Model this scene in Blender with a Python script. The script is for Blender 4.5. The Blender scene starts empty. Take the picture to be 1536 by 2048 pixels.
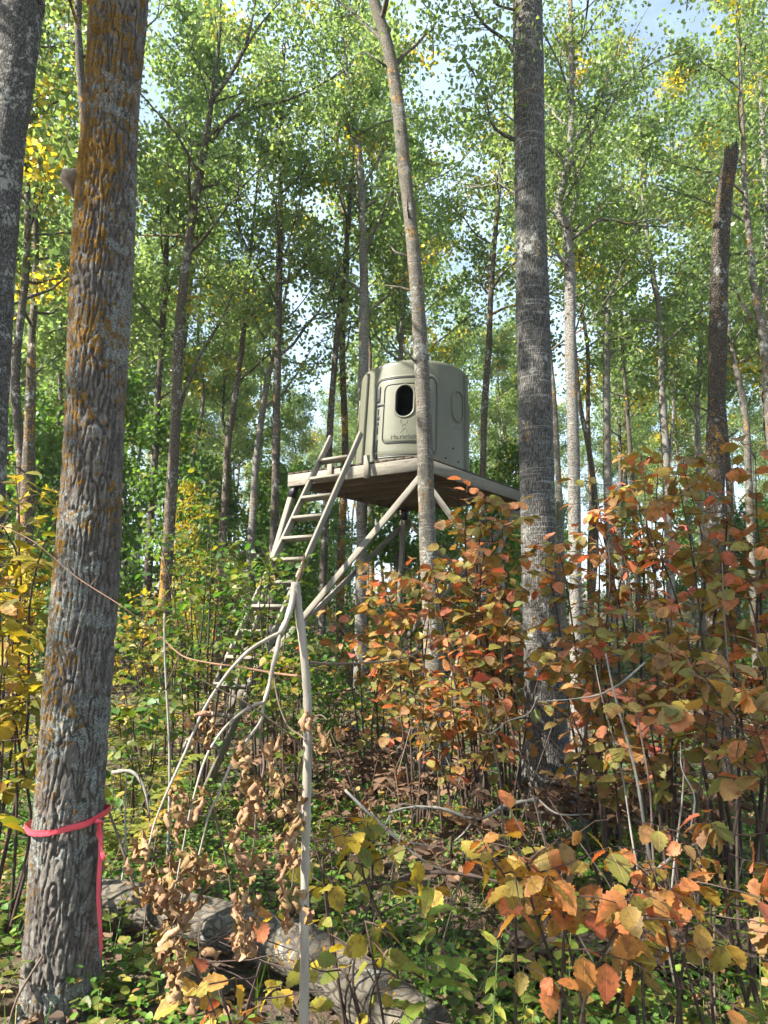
import bpy, math, random
import numpy as np
from mathutils import Vector, Matrix
random.seed(7)
RNG = np.random.default_rng(11)
R = math.radians
C = bpy.context.scene.collection
scn = bpy.context.scene

# ------------------------------------------------------------------ camera
FPX = 1370.0
PITCH = R(7.65)
EYE = 1.6
cam = bpy.data.objects.new('camera', bpy.data.cameras.new('camera'))
C.objects.link(cam)
cam.location = (0, 0, EYE)
cam.rotation_euler = (R(90) + PITCH, 0, 0)
cam.data.sensor_fit = 'VERTICAL'
cam.data.sensor_height = 36
cam.data.lens = 36 * FPX / 2048
cam.data.clip_start = 0.05
cam.data.clip_end = 2000
scn.camera = cam

# ------------------------------------------------------------------ sky and sun
TO_SUN_AZ = R(-113)         # clockwise from +Y
SUN_EL = R(43)
to_sun = Vector((math.sin(TO_SUN_AZ) * math.cos(SUN_EL), math.cos(TO_SUN_AZ) * math.cos(SUN_EL), math.sin(SUN_EL)))
w = bpy.data.worlds.new("World")
scn.world = w
w.use_nodes = True
nt = w.node_tree
for n in list(nt.nodes): nt.nodes.remove(n)
out = nt.nodes.new('ShaderNodeOutputWorld')
bg = nt.nodes.new('ShaderNodeBackground')
sky = nt.nodes.new('ShaderNodeTexSky')
sky.sky_type = 'NISHITA'
sky.sun_disc = False
sky.sun_elevation = SUN_EL
sky.sun_rotation = TO_SUN_AZ
sky.air_density = 1.0
sky.ozone_density = .8
sky.dust_density = 1.3
bg.inputs['Strength'].default_value = 0.058
tc = nt.nodes.new('ShaderNodeTexCoord')
mp = nt.nodes.new('ShaderNodeMapping'); mp.inputs['Scale'].default_value = (1, 1, 2.2)
nz = nt.nodes.new('ShaderNodeTexNoise'); nz.inputs['Scale'].default_value = 2.3; nz.inputs['Detail'].default_value = 6; nz.inputs['Roughness'].default_value = .62
cr = nt.nodes.new('ShaderNodeValToRGB'); cr.color_ramp.elements[0].position = .36; cr.color_ramp.elements[1].position = .66; cr.color_ramp.elements[0].color = (.26, .26, .26, 1)
mx = nt.nodes.new('ShaderNodeMix'); mx.data_type = 'RGBA'
cl = nt.nodes.new('ShaderNodeMath'); cl.operation = 'MULTIPLY'; cl.inputs[1].default_value = .6
nt.links.new(tc.outputs['Generated'], mp.inputs[0]); nt.links.new(mp.outputs[0], nz.inputs['Vector'])
nt.links.new(nz.outputs[0], cr.inputs[0]); nt.links.new(cr.outputs[0], cl.inputs[0]); nt.links.new(cl.outputs[0], mx.inputs[0])
nt.links.new(sky.outputs[0], mx.inputs[6]); mx.inputs[7].default_value = (7.6, 9.9, 11.6, 1)
nt.links.new(mx.outputs[2], bg.inputs[0]); nt.links.new(bg.outputs[0], out.inputs[0])
sun = bpy.data.objects.new('sun', bpy.data.lights.new('sun', 'SUN'))
C.objects.link(sun)
sun.data.energy = 5.0
sun.data.angle = R(.5)
sun.data.color = (1, .95, .86)
sun.rotation_euler = to_sun.to_track_quat('Z', 'Y').to_euler()
scn.view_settings.view_transform = 'Standard'
scn.view_settings.look = 'None'
scn.view_settings.gamma = 1
scn.view_settings.exposure = 1.98
scn.cycles.max_bounces = 6
scn.cycles.diffuse_bounces = 3
scn.cycles.transmission_bounces = 4
scn.cycles.glossy_bounces = 2
scn.cycles.use_adaptive_sampling = True
scn.cycles.adaptive_threshold = .03
scn.cycles.use_denoising = True

# ------------------------------------------------------------------ helpers
cp, sp = math.cos(PITCH), math.sin(PITCH)
def at(px, py, d):
    """world point at ground distance d (along Y) seen in that direction"""
    u = (px - 768) / FPX; v = (1024 - py) / FPX
    y = cp - sp * v; z = sp + cp * v
    k = d / y
    return np.array([u * k, d, EYE + z * k])
def dep(p): return p[1] * cp + (p[2] - EYE) * sp
def xat(px, py, d): return at(px, py, d)[0]
def sst(a, b, x):
    t = np.clip((x - a) / (b - a), 0, 1); return t * t * (3 - 2 * t)
def ground(x, y):
    x = np.asarray(x, float); y = np.asarray(y, float)
    g = -.42 * sst(3.5, 8, y) + .42 * sst(9.5, 14, y) + .04 * np.clip(y - 12, 0, 1e9) * sst(10, 18, y) * (1 - .5 * sst(40, 120, y))
    g = g + .05 * np.sin(x * 1.3 + .7) * np.cos(y * 1.1) + .03 * np.sin(x * 3.1 + y * 2.3) + .12 * np.sin(x * .31 + 1) * sst(8, 20, y)
    return g
def gz(x, y): return float(ground(x, y))
def gp(px, py, h=0.0):
    """point where a ray meets height h above the ground"""
    lo, hi = .5, 60
    for _ in range(50):
        m = (lo + hi) / 2; p = at(px, py, m)
        if p[2] > gz(p[0], m) + h: lo = m
        else: hi = m
    p = at(px, py, lo)
    return p
def smooth_path(pts, n=6):
    P = np.asarray(pts, float)
    if len(P) < 3: 
        t = np.linspace(0, 1, n + 1)[:, None]; return P[0] * (1 - t) + P[-1] * t
    Q = np.vstack([2 * P[0] - P[1], P, 2 * P[-1] - P[-2]])
    o = []
    t = np.linspace(0, 1, n, endpoint=False)[:, None]
    for i in range(1, len(Q) - 2):
        a, b, c, d = Q[i - 1], Q[i], Q[i + 1], Q[i + 2]
        o.append(.5 * (2 * b + (c - a) * t + (2 * a - 5 * b + 4 * c - d) * t ** 2 + (3 * b - a - 3 * c + d) * t ** 3))
    o.append(P[-1:])
    return np.vstack(o)
def tube(P, rad, seg=6, cap=True):
    P = np.asarray(P, float); n = len(P); dim = P.shape[1]
    rad = np.broadcast_to(np.asarray(rad, float), (n,))
    T = np.gradient(P, axis=0); T /= np.linalg.norm(T, axis=1)[:, None] + 1e-9
    m = np.abs(T).mean(0); ref = np.eye(3)[int(np.argmin(m))]
    A = np.cross(T, ref); A /= np.linalg.norm(A, axis=1)[:, None] + 1e-9
    B = np.cross(T, A)
    a = np.linspace(0, 2 * np.pi, seg, endpoint=False)
    V = P[:, None] + rad[:, None, None] * (np.cos(a)[None, :, None] * A[:, None] + np.sin(a)[None, :, None] * B[:, None])
    V = V.reshape(-1, 3)
    i = np.arange(n - 1)[:, None] * seg; j = np.arange(seg)[None]; j2 = (j + 1) % seg
    F = np.stack([i + j, i + j2, i + seg + j2, i + seg + j], -1).reshape(-1, 4)
    faces = [F]
    if cap:
        V = np.vstack([V, P[0], P[-1]]); a0 = n * seg
        jj = np.arange(seg); j2 = (jj + 1) % seg
        faces.append(np.stack([jj * 0 + a0, j2, jj], 1)); b = (n - 1) * seg
        faces.append(np.stack([jj * 0 + a0 + 1, b + jj, b + j2], 1))
    return V, faces
class MB:
    def __init__(s): s.V = []; s.F = []; s.n = 0; s.R = []
    def add(s, V, faces, rnd=0.0):
        V = np.asarray(V, float)
        s.V.append(V)
        for f in faces: s.F.append(np.asarray(f) + s.n)
        s.R.append(np.broadcast_to(np.asarray(rnd, float), (len(V),)))
        s.n += len(V); return s
    def box(s, c, size, rot=None):
        h = np.array(size) / 2
        V = np.array([[x, y, z] for x in (-1, 1) for y in (-1, 1) for z in (-1, 1)], float) * h
        if rot is not None: V = V @ np.asarray(rot).T
        F = np.array([[0, 1, 3, 2], [4, 6, 7, 5], [0, 4, 5, 1], [2, 3, 7, 6], [0, 2, 6, 4], [1, 5, 7, 3]])
        return s.add(V + np.asarray(c), [F])
    def mesh(s, name, smooth=True, attr=False):
        V = np.vstack(s.V).astype(np.float32)
        me = bpy.data.meshes.new(name)
        tot = np.concatenate([np.full(len(f), f.shape[1]) for f in s.F]).astype(np.int32)
        loops = np.concatenate([f.ravel() for f in s.F]).astype(np.int32)
        st = np.concatenate([[0], np.cumsum(tot)[:-1]]).astype(np.int32)
        me.vertices.add(len(V)); me.vertices.foreach_set('co', V.ravel())
        me.loops.add(len(loops)); me.loops.foreach_set('vertex_index', loops)
        me.polygons.add(len(tot)); me.polygons.foreach_set('loop_start', st); me.polygons.foreach_set('loop_total', tot)
        if smooth: me.polygons.foreach_set('use_smooth', np.ones(len(tot), bool))
        if attr:
            a = me.attributes.new('rnd', 'FLOAT', 'POINT'); a.data.foreach_set('value', np.concatenate(s.R).astype(np.float32))
        me.update(calc_edges=True); me.validate()
        return me
def obj(name, mb, mat, parent=None, loc=None, smooth=True, attr=False, kind=None):
    me = mb if isinstance(mb, bpy.types.Mesh) else mb.mesh(name, smooth, attr)
    o = bpy.data.objects.new(name, me); C.objects.link(o)
    if mat is not None and not me.materials: me.materials.append(mat)
    if parent: o.parent = parent
    if loc is not None: o.location = loc
    if kind: o['kind'] = kind
    return o
def thing(name, label, cat, loc=(0, 0, 0), group=None):
    o = bpy.data.objects.new(name, None); C.objects.link(o); o.location = [float(v) for v in loc]; o.empty_display_size = .1
    o['label'] = label; o['category'] = cat
    if group: o['group'] = group
    return o
def tag(o, label, cat, group=None):
    o['label'] = label; o['category'] = cat
    if group: o['group'] = group
    return o
def dup(root, loc, rz, s, label=None):
    r = root.copy(); C.objects.link(r); r.location = loc; r.rotation_euler = (0, 0, rz); r.scale = (s, s, s)
    if label: r['label'] = label
    for ch in list(root.children):
        c = ch.copy(); C.objects.link(c); c.parent = r
    return r
def rvec(n):
    v = RNG.normal(size=(n, 3)); return v / np.linalg.norm(v, axis=1)[:, None]
def nrm(v): return v / (np.linalg.norm(v, axis=-1, keepdims=True) + 1e-9)
def frames(D, N):
    D = nrm(D); X = nrm(np.cross(D, N)); Z = np.cross(X, D)
    return X, D, Z
# small leaf templates: x side, y length, z up
T4 = (np.array([[0, 0, 0], [.5, .45, .08], [0, 1, -.03], [-.5, .45, .08]]), [np.array([[0, 1, 2, 3]])])
T6 = (np.array([[0, 0, 0], [.36, .3, .08], [.3, .68, .06], [0, 1, -.1], [-.3, .68, .06], [-.36, .3, .08]]), [np.array([[0, 1, 2, 3], [0, 3, 4, 5]])])
TM = (np.array([[0, 0, 0], [.45, .1, .05], [.26, .38, .03], [.55, .6, .04], [.2, .7, 0], [0, 1.05, -.1], [-.2, .7, 0], [-.55, .6, .04], [-.26, .38, .03], [-.45, .1, .05]]),
      [np.array([[0, 1, 2], [0, 2, 8], [0, 8, 9]]), np.array([[2, 3, 4, 8], [8, 4, 6, 7], ]), np.array([[4, 5, 6]])])
def scatter(mb, tmpl, pos, D, N, size, rnd):
    V, F = tmpl
    X, Y, Z = frames(D, N); n = len(pos); k = len(V)
    size = np.broadcast_to(np.asarray(size, float), (n,))[:, None, None]
    W = pos[:, None] + size * (V[None, :, 0:1] * X[:, None] + V[None, :, 1:2] * Y[:, None] + V[None, :, 2:3] * Z[:, None])
    off = (np.arange(n) * k)[:, None, None]
    mb.add(W.reshape(-1, 3), [(f[None] + off).reshape(-1, f.shape[1]) for f in F], np.repeat(rnd, k))

# ------------------------------------------------------------------ materials
def newmat(name):
    m = bpy.data.materials.new(name); m.use_nodes = True
    t = m.node_tree; b = t.nodes['Principled BSDF']
    return m, t, b
def N(t, ty, **k):
    n = t.nodes.new(ty)
    for a, v in k.items():
        if a in n.inputs: n.inputs[a].default_value = v
        else: setattr(n, a, v)
    return n
def ramp(t, src, stops, interp='LINEAR'):
    r = t.nodes.new('ShaderNodeValToRGB'); e = r.color_ramp; e.interpolation = interp
    while len(e.elements) < len(stops): e.elements.new(.5)
    for el, (p, c) in zip(e.elements, stops):
        el.position = p; el.color = (*c, 1) if len(c) == 3 else c
    t.links.new(src, r.inputs[0]); return r.outputs[0]
def g3(v): return (v, v, v)
def mix(t, fac, a, b, mode='MIX'):
    m = t.nodes.new('ShaderNodeMix'); m.data_type = 'RGBA'; m.blend_type = mode
    for i, s in ((0, fac), (6, a), (7, b)):
        if isinstance(s, (int, float)): m.inputs[i].default_value = s
        elif isinstance(s, tuple): m.inputs[i].default_value = (*s, 1)
        else: t.links.new(s, m.inputs[i])
    return m.outputs[2]
def math_(t, op, a, b=None):
    m = t.nodes.new('ShaderNodeMath'); m.operation = op
    for i, s in ((0, a), (1, b)):
        if s is None: continue
        if isinstance(s, (int, float)): m.inputs[i].default_value = s
        else: t.links.new(s, m.inputs[i])
    return m.outputs[0]
def bump(t, b, h, strength=.5, dist=.01):
    n = t.nodes.new('ShaderNodeBump'); n.inputs['Strength'].default_value = strength; n.inputs['Distance'].default_value = dist
    t.links.new(h, n.inputs['Height']); t.links.new(n.outputs[0], b.inputs['Normal']); return n
def coords(t, scale=(1, 1, 1), kind='Object', rnd=False):
    c = t.nodes.new('ShaderNodeTexCoord'); m = t.nodes.new('ShaderNodeMapping'); m.inputs['Scale'].default_value = scale
    t.links.new(c.outputs[kind], m.inputs[0])
    if rnd:
        oi = t.nodes.new('ShaderNodeObjectInfo'); s = math_(t, 'MULTIPLY', oi.outputs['Random'], 37.0)
        cb = t.nodes.new('ShaderNodeCombineXYZ'); t.links.new(s, cb.inputs[0]); t.links.new(s, cb.inputs[1]); t.links.new(s, cb.inputs[2])
        t.links.new(cb.outputs[0], m.inputs['Location'])
    return m.outputs[0]
def noise(t, vec, scale, detail=4, rough=.55, dist=0):
    n = t.nodes.new('ShaderNodeTexNoise'); n.inputs['Scale'].default_value = scale; n.inputs['Detail'].default_value = detail
    n.inputs['Roughness'].default_value = rough; n.inputs['Distortion'].default_value = dist
    t.links.new(vec, n.inputs['Vector']); return n.outputs[0]

def leafmat(name, stops, mode='attr', trans=.42, tint=(1.25, 1.35, .55), rough=.5, veins=False):
    m, t, b = newmat(name)
    if mode == 'attr':
        a = N(t, 'ShaderNodeAttribute'); a.attribute_name = 'rnd'; src = a.outputs['Fac']
    else:
        a = N(t, 'ShaderNodeObjectInfo'); src = a.outputs['Random']
    col = ramp(t, src, stops)
    if veins:
        v = coords(t, (1, 1, 1))
        sx = t.nodes.new('ShaderNodeSeparateXYZ'); t.links.new(v, sx.inputs[0])
        ax = math_(t, 'ABSOLUTE', sx.outputs[0])
        w_ = math_(t, 'SUBTRACT', sx.outputs[1], math_(t, 'MULTIPLY', ax, .8))
        s_ = math_(t, 'ABSOLUTE', math_(t, 'SINE', math_(t, 'MULTIPLY', w_, 26.0)))
        vein = ramp(t, s_, [(0, g3(1)), (.22, g3(0))])
        mid = ramp(t, ax, [(0, g3(1)), (.02, g3(0))])
        vm = math_(t, 'MAXIMUM', vein, mid)
        rv = coords(t, (1, 1, 1), rnd=True)
        blot = ramp(t, noise(t, rv, 3.2, 5, .6), [(.5, g3(0)), (.6, g3(1))])
        col = mix(t, math_(t, 'MULTIPLY', blot, .7), col, (.15, .07, .03))
        spk = ramp(t, noise(t, rv, 13, 3, .6), [(.62, g3(0)), (.68, g3(1))]); col = mix(t, math_(t, 'MULTIPLY', spk, .8), col, (.1, .045, .02))
        var = noise(t, rv, 1.4, 2)
        col = mix(t, ramp(t, var, [(.35, g3(0)), (.7, g3(.5))]), col, (.2, .17, .03))
        col = mix(t, math_(t, 'MULTIPLY', vm, .28), col, (.42, .3, .12))
        bump(t, b, math_(t, 'SUBTRACT', 1, vm), .35, .02)
    t.links.new(col, b.inputs['Base Color'])
    b.inputs['Roughness'].default_value = rough
    b.inputs['Specular IOR Level'].default_value = .35
    tr = t.nodes.new('ShaderNodeBsdfTranslucent')
    t.links.new(mix(t, 1.0, col, tint, 'MULTIPLY'), tr.inputs[0])
    ms = t.nodes.new('ShaderNodeMixShader'); ms.inputs[0].default_value = trans
    o = t.nodes['Material Output']
    t.links.new(b.outputs[0], ms.inputs[1]); t.links.new(tr.outputs[0], ms.inputs[2]); t.links.new(ms.outputs[0], o.inputs[0])
    return m
GREENS = [(0, (.095, .15, .062)), (.4, (.155, .22, .088)), (.75, (.23, .285, .11)), (.9, (.2, .24, .07)), (.93, (.42, .32, .03)), (1, (.5, .36, .03))]
M = {}
M['aspen'] = leafmat('aspen_leaves', GREENS, trans=.58, tint=(1.5, 1.55, .85), rough=.4)
M['maple'] = leafmat('understory_leaves', [(0, (.06, .12, .03)), (.6, (.1, .18, .04)), (.88, (.16, .24, .05)), (1, (.4, .34, .03))], trans=.5, tint=(1.5, 1.6, .6))
M['yellow'] = leafmat('yellow_leaves', [(0, (.22, .24, .03)), (.4, (.38, .32, .03)), (.8, (.46, .33, .03)), (1, (.42, .2, .03))], trans=.5, tint=(1.3, 1.25, .6))
M['cover'] = leafmat('ground_cover_leaves', [(0, (.04, .09, .018)), (.45, (.08, .16, .025)), (.8, (.15, .25, .035)), (.9, (.3, .3, .05)), (.95, (.3, .15, .06)), (1, (.2, .1, .05))], trans=.4)
AUT = [(0, (.13, .17, .04)), (.25, (.24, .23, .05)), (.4, (.3, .22, .07)), (.52, (.27, .14, .08)), (.64, (.48, .22, .07)), (.78, (.62, .2, .1)), (.88, (.62, .16, .13)), (.94, (.45, .32, .06)), (1, (.24, .25, .05))]
M['autumn'] = leafmat('autumn_leaves', AUT, 'obj', .42, (1.4, .95, .6), .55, True)
AUTB = [(0, (.17, .19, .04)), (.15, (.42, .32, .05)), (.32, (.5, .3, .06)), (.5, (.55, .22, .06)), (.68, (.55, .16, .06)), (.8, (.6, .13, .09)), (.9, (.5, .34, .06)), (1, (.26, .14, .07))]
M['autumn_bright'] = leafmat('bright_orange_leaves', AUTB, 'obj', .45, (1.4, .95, .6), .5, True)
M['autumn_far'] = leafmat('autumn_foliage', AUT, 'attr', .42, (1.4, .95, .6), .55)
YEL = [(0, (.09, .15, .025)), (.3, (.2, .22, .03)), (.55, (.4, .32, .03)), (.85, (.48, .33, .035)), (1, (.42, .2, .03))]
M['yel_obj'] = leafmat('yellow_shrub_leaves', YEL, 'obj', .45, (1.3, 1.25, .6), .55, True)
M['yel_far'] = leafmat('yellow_shrub_foliage', YEL, 'attr', .45, (1.3, 1.25, .6), .55)
GRN = [(0, (.04, .095, .02)), (.5, (.065, .14, .025)), (.85, (.1, .19, .03)), (.95, (.28, .26, .04)), (1, (.3, .2, .05))]
M['grn_obj'] = leafmat('green_shrub_leaves', GRN, 'obj', .42, (1.3, 1.5, .6), .45, True)
M['grn_far'] = leafmat('green_shrub_foliage', GRN, 'attr', .42, (1.3, 1.5, .6), .45)
M['lily'] = leafmat('bright_green_leaves', [(0, (.1, .2, .03)), (.7, (.17, .3, .05)), (.95, (.35, .38, .05)), (1, (.45, .36, .04))], 'obj', .45, (1.3, 1.4, .6), .4, True)
DEAD = [(0, (.14, .07, .04)), (.5, (.27, .14, .08)), (1, (.4, .23, .14))]
M['dead'] = leafmat('dead_brown_leaves', DEAD, 'obj', .12, (1.2, .9, .6), .75, True)
M['litter'] = leafmat('litter_leaves', [(0, (.06, .038, .025)), (.5, (.13, .08, .048)), (.85, (.22, .14, .08)), (1, (.36, .28, .08))], 'attr', .1, (1.2, .9, .6), .8)
M['fernbrown'] = leafmat('dry_bracken_leaves', [(0, (.06, .035, .022)), (.6, (.13, .075, .042)), (1, (.22, .13, .07))], 'attr', .2, (1.2, .9, .6), .8)
M['fern'] = leafmat('fern_leaves', [(0, (.12, .17, .03)), (.5, (.28, .24, .04)), (1, (.4, .24, .04))], 'obj', .4, (1.3, 1.2, .6), .6)

def barkmat(name, dark, light, vs=(28, 28, 9), orange=0, grey=0, bands=0, bstr=.7, bd=.01, odark=(.3, .13, .015), lowfade=None):
    m, t, b = newmat(name)
    v = coords(t, (1, 1, 1)); vsx = coords(t, vs)
    d = noise(t, v, 9, 3)
    ad = t.nodes.new('ShaderNodeVectorMath'); ad.operation = 'ADD'; t.links.new(vsx, ad.inputs[0])
    sc = t.nodes.new('ShaderNodeVectorMath'); sc.operation = 'SCALE'; t.links.new(d, sc.inputs[0]); sc.inputs['Scale'].default_value = 2.4
    t.links.new(sc.outputs[0], ad.inputs[1])
    vo = t.nodes.new('ShaderNodeTexVoronoi'); vo.feature = 'DISTANCE_TO_EDGE'; vo.inputs['Scale'].default_value = 1; t.links.new(ad.outputs[0], vo.inputs['Vector'])
    fur = ramp(t, vo.outputs[0], [(0, g3(0)), (.22, g3(1))])
    fine = noise(t, vsx, 3.0, 6, .7)
    h = math_(t, 'ADD', math_(t, 'MULTIPLY', fur, .7), math_(t, 'MULTIPLY', fine, .6))
    col = mix(t, ramp(t, h, [(.35, g3(0)), (1.05, g3(1))]), dark, light)
    big = noise(t, v, 2.2, 3)
    col = mix(t, ramp(t, big, [(.4, g3(0)), (.7, g3(.45))]), col, tuple(c * .55 for c in light))
    if bands:
        vb = coords(t, (4, 4, 60)); nb = noise(t, vb, 1.0, 4, .65)
        msk = math_(t, 'MULTIPLY', ramp(t, nb, [(.54, g3(0)), (.63, g3(1))]), ramp(t, noise(t, v, 1.3, 3), [(.42, g3(.15)), (.6, g3(1))]))
        col = mix(t, math_(t, 'MULTIPLY', msk, bands), col, (.42, .42, .39))
    if grey:
        ng = noise(t, v, 20, 6, .7, .6); ng2 = noise(t, v, 3.1, 2)
        s = math_(t, 'ADD', ng, math_(t, 'MULTIPLY', math_(t, 'SUBTRACT', ng2, .5), .7))
        mk = ramp(t, s, [(.62 - grey * .12, g3(0)), (.66 - grey * .12, g3(1))])
        gc = mix(t, noise(t, v, 90, 3), (.2, .2, .175), (.42, .42, .375))
        col = mix(t, math_(t, 'MULTIPLY', mk, .85), col, gc)
        h = math_(t, 'ADD', h, math_(t, 'MULTIPLY', mk, math_(t, 'MULTIPLY', noise(t, v, 90, 3), .5)))
    if orange:
        vo2 = coords(t, (1, 1, .75)); no = noise(t, vo2, 30, 6, .72, .5); nb2 = noise(t, v, 2.4, 2)
        s = math_(t, 'ADD', no, math_(t, 'MULTIPLY', math_(t, 'SUBTRACT', nb2, .5), .55))
        if lowfade is not None:
            sz = t.nodes.new('ShaderNodeSeparateXYZ'); c2 = t.nodes.new('ShaderNodeTexCoord'); t.links.new(c2.outputs['Object'], sz.inputs[0])
            g = math_(t, 'MULTIPLY', math_(t, 'SUBTRACT', sz.outputs[2], lowfade[0]), lowfade[1])
            g = N(t, 'ShaderNodeClamp', Min=-.07, Max=.06); s2 = math_(t, 'MULTIPLY', math_(t, 'SUBTRACT', sz.outputs[2], lowfade[0]), lowfade[1]); t.links.new(s2, g.inputs[0])
            s = math_(t, 'ADD', s, g.outputs[0])
            sxx = math_(t, 'MULTIPLY', sz.outputs[0], lowfade[2]); cx = N(t, 'ShaderNodeClamp', Min=-.07, Max=.07); t.links.new(sxx, cx.inputs[0])
            s = math_(t, 'SUBTRACT', s, cx.outputs[0])
        mk = ramp(t, s, [(.63 - orange * .12, g3(0)), (.665 - orange * .12, g3(1))])
        oc = mix(t, noise(t, v, 60, 3), odark, (.52, .27, .025))
        col = mix(t, math_(t, 'MULTIPLY', mk, .9), col, oc)
        h = math_(t, 'ADD', h, math_(t, 'MULTIPLY', mk, .25))
    t.links.new(col, b.inputs['Base Color'])
    b.inputs['Roughness'].default_value = .9; b.inputs['Specular IOR Level'].default_value = .15
    bump(t, b, h, bstr, bd)
    return m
M['bark_hero'] = barkmat('lichened_bark', (.06, .048, .04), (.4, .34, .285), (34, 34, 9), orange=.6, grey=.5, bstr=.9, bd=.012, lowfade=(2.0, .07, .35))
def heromat():
    m, t, b = newmat('lichened_bark')
    v = coords(t, (1, 1, 1)); at_ = N(t, 'ShaderNodeAttribute'); at_.attribute_name = 'rnd'; hg = at_.outputs['Fac']
    vs = coords(t, (1, 1, .35)); fine = noise(t, vs, 120, 6, .85)
    h = math_(t, 'ADD', math_(t, 'MULTIPLY', hg, .5), math_(t, 'MULTIPLY', math_(t, 'SUBTRACT', fine, .36), 2.1))
    col = ramp(t, h, [(.05, (.045, .037, .03)), (.4, (.165, .142, .122)), (.75, (.33, .29, .25)), (1.0, (.48, .435, .38))])
    col = mix(t, ramp(t, noise(t, v, 5, 3), [(.4, g3(0)), (.65, g3(.5))]), col, (.12, .1, .08))
    sz = t.nodes.new('ShaderNodeSeparateXYZ'); t.links.new(v, sz.inputs[0])
    # grey crusts, mostly up to head height and again higher
    n1 = noise(t, v, 16, 6, .68, .5); n2 = noise(t, v, 3.2, 2)
    s_ = math_(t, 'ADD', math_(t, 'ADD', n1, math_(t, 'MULTIPLY', math_(t, 'SUBTRACT', n2, .5), .9)), math_(t, 'MULTIPLY', math_(t, 'SUBTRACT', hg, .5), .1))
    mk = ramp(t, s_, [(.55, g3(0)), (.575, g3(1))])
    gn = noise(t, v, 140, 4, .7); gc = ramp(t, gn, [(.38, (.14, .145, .12)), (.6, (.55, .55, .5))])
    col = mix(t, math_(t, 'MULTIPLY', mk, .9), col, gc); h = math_(t, 'ADD', h, math_(t, 'MULTIPLY', mk, math_(t, 'MULTIPLY', gn, .7)))
    # orange lichen in small crusts, merging on the weather side higher up
    o1 = noise(t, coords(t, (1, 1, .8)), 38, 6, .7, .3); o2 = noise(t, v, 4.5, 3)
    up_ = N(t, 'ShaderNodeClamp', Min=-.07, Max=.07); t.links.new(math_(t, 'MULTIPLY', math_(t, 'SUBTRACT', sz.outputs[2], 1.7), .05), up_.inputs[0])
    sd = N(t, 'ShaderNodeClamp', Min=-.05, Max=.05); t.links.new(math_(t, 'MULTIPLY', math_(t, 'ADD', sz.outputs[0], -.02), -.45), sd.inputs[0])
    so = math_(t, 'ADD', math_(t, 'ADD', math_(t, 'ADD', o1, math_(t, 'MULTIPLY', math_(t, 'SUBTRACT', o2, .5), .5)), math_(t, 'ADD', up_.outputs[0], sd.outputs[0])), math_(t, 'MULTIPLY', math_(t, 'SUBTRACT', hg, .5), .14))
    mo = ramp(t, so, [(.59, g3(0)), (.615, g3(1))]); oc = ramp(t, noise(t, v, 110, 3, .7), [(.35, (.2, .095, .015)), (.65, (.46, .25, .035))])
    col = mix(t, math_(t, 'MULTIPLY', mo, .92), col, oc); h = math_(t, 'ADD', h, math_(t, 'MULTIPLY', mo, .35))
    t.links.new(col, b.inputs['Base Color']); b.inputs['Roughness'].default_value = .9; b.inputs['Specular IOR Level'].default_value = .15
    bump(t, b, h, 1.0, .013); return m
M['bark_hero'] = heromat()
M['bark_dark'] = barkmat('dark_fissured_bark', (.034, .031, .027), (.14, .131, .117), (62, 62, 13), orange=-.25, grey=-.1, bands=.42, bstr=.9, bd=.008)
M['bark_left'] = barkmat('dark_spotted_bark', (.035, .031, .029), (.14, .13, .12), (60, 60, 24), grey=.45, bstr=.8, bd=.008)
M['bark_mid'] = barkmat('grey_banded_bark', (.05, .043, .034), (.175, .158, .128), (40, 40, 60), orange=.08, grey=.1, bands=.35, bstr=.7, bd=.006)
M['bark_pale'] = barkmat('pale_aspen_bark', (.06, .053, .045), (.25, .235, .205), (22, 22, 60), bands=.5, orange=-.1, bstr=.6, bd=.006)
M['bark_dim'] = barkmat('grey_brown_bark', (.03, .025, .021), (.13, .113, .095), (45, 45, 20), orange=.1, grey=.15, bstr=.7, bd=.006)
M['bark_orange'] = barkmat('orange_stained_bark', (.035, .028, .021), (.15, .122, .095), (45, 45, 22), orange=.65, grey=.2, bstr=.7, bd=.006, odark=(.26, .12, .02), lowfade=(2.6, -.09, 1.0))
M['bark_snag'] = barkmat('snag_bark', (.03, .024, .018), (.13, .105, .08), (38, 38, 50), orange=.15, grey=.1, bstr=1, bd=.012, odark=(.16, .075, .02))
M['bark_log'] = barkmat('fallen_log_bark', (.05, .042, .034), (.15, .13, .1), (14, 14, 30), grey=-.4, orange=-.2, bstr=.8, bd=.01)
M['bark_rotten'] = barkmat('rotten_log_bark', (.025, .018, .013), (.1, .07, .05), (14, 14, 30), grey=0, bstr=1, bd=.015)

def simple(name, col, rough=.7, nscale=8, amt=.35, bs=.2, spec=.3, col2=None, sc=(1, 1, 1), metal=0, rnd=True):
    m, t, b = newmat(name)
    v = coords(t, sc, rnd=rnd)
    n = noise(t, v, nscale, 5, .6)
    c2 = col2 or tuple(c * (1 - amt) for c in col)
    t.links.new(mix(t, ramp(t, n, [(.35, g3(0)), (.68, g3(1))]), col, c2), b.inputs['Base Color'])
    b.inputs['Roughness'].default_value = rough; b.inputs['Specular IOR Level'].default_value = spec; b.inputs['Metallic'].default_value = metal
    bump(t, b, n, bs, .004)
    return m
M['stem'] = simple('brown_stem', (.16, .115, .085), .8, 30)
M['stem_dark'] = simple('dark_stem', (.07, .045, .035), .8, 30)
M['stem_grey'] = simple('grey_stem', (.3, .27, .23), .8, 30, sc=(1, 1, .3))
M['stem_green'] = simple('green_stem', (.12, .17, .05), .6, 30)
M['pole'] = simple('bare_sapling_bark', (.36, .32, .26), .8, 26, .3, .8, col2=(.19, .165, .13), sc=(1, 1, .25), rnd=False)
M['twig_rust'] = simple('rusty_twig', (.24, .13, .075), .7, 30)
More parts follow.
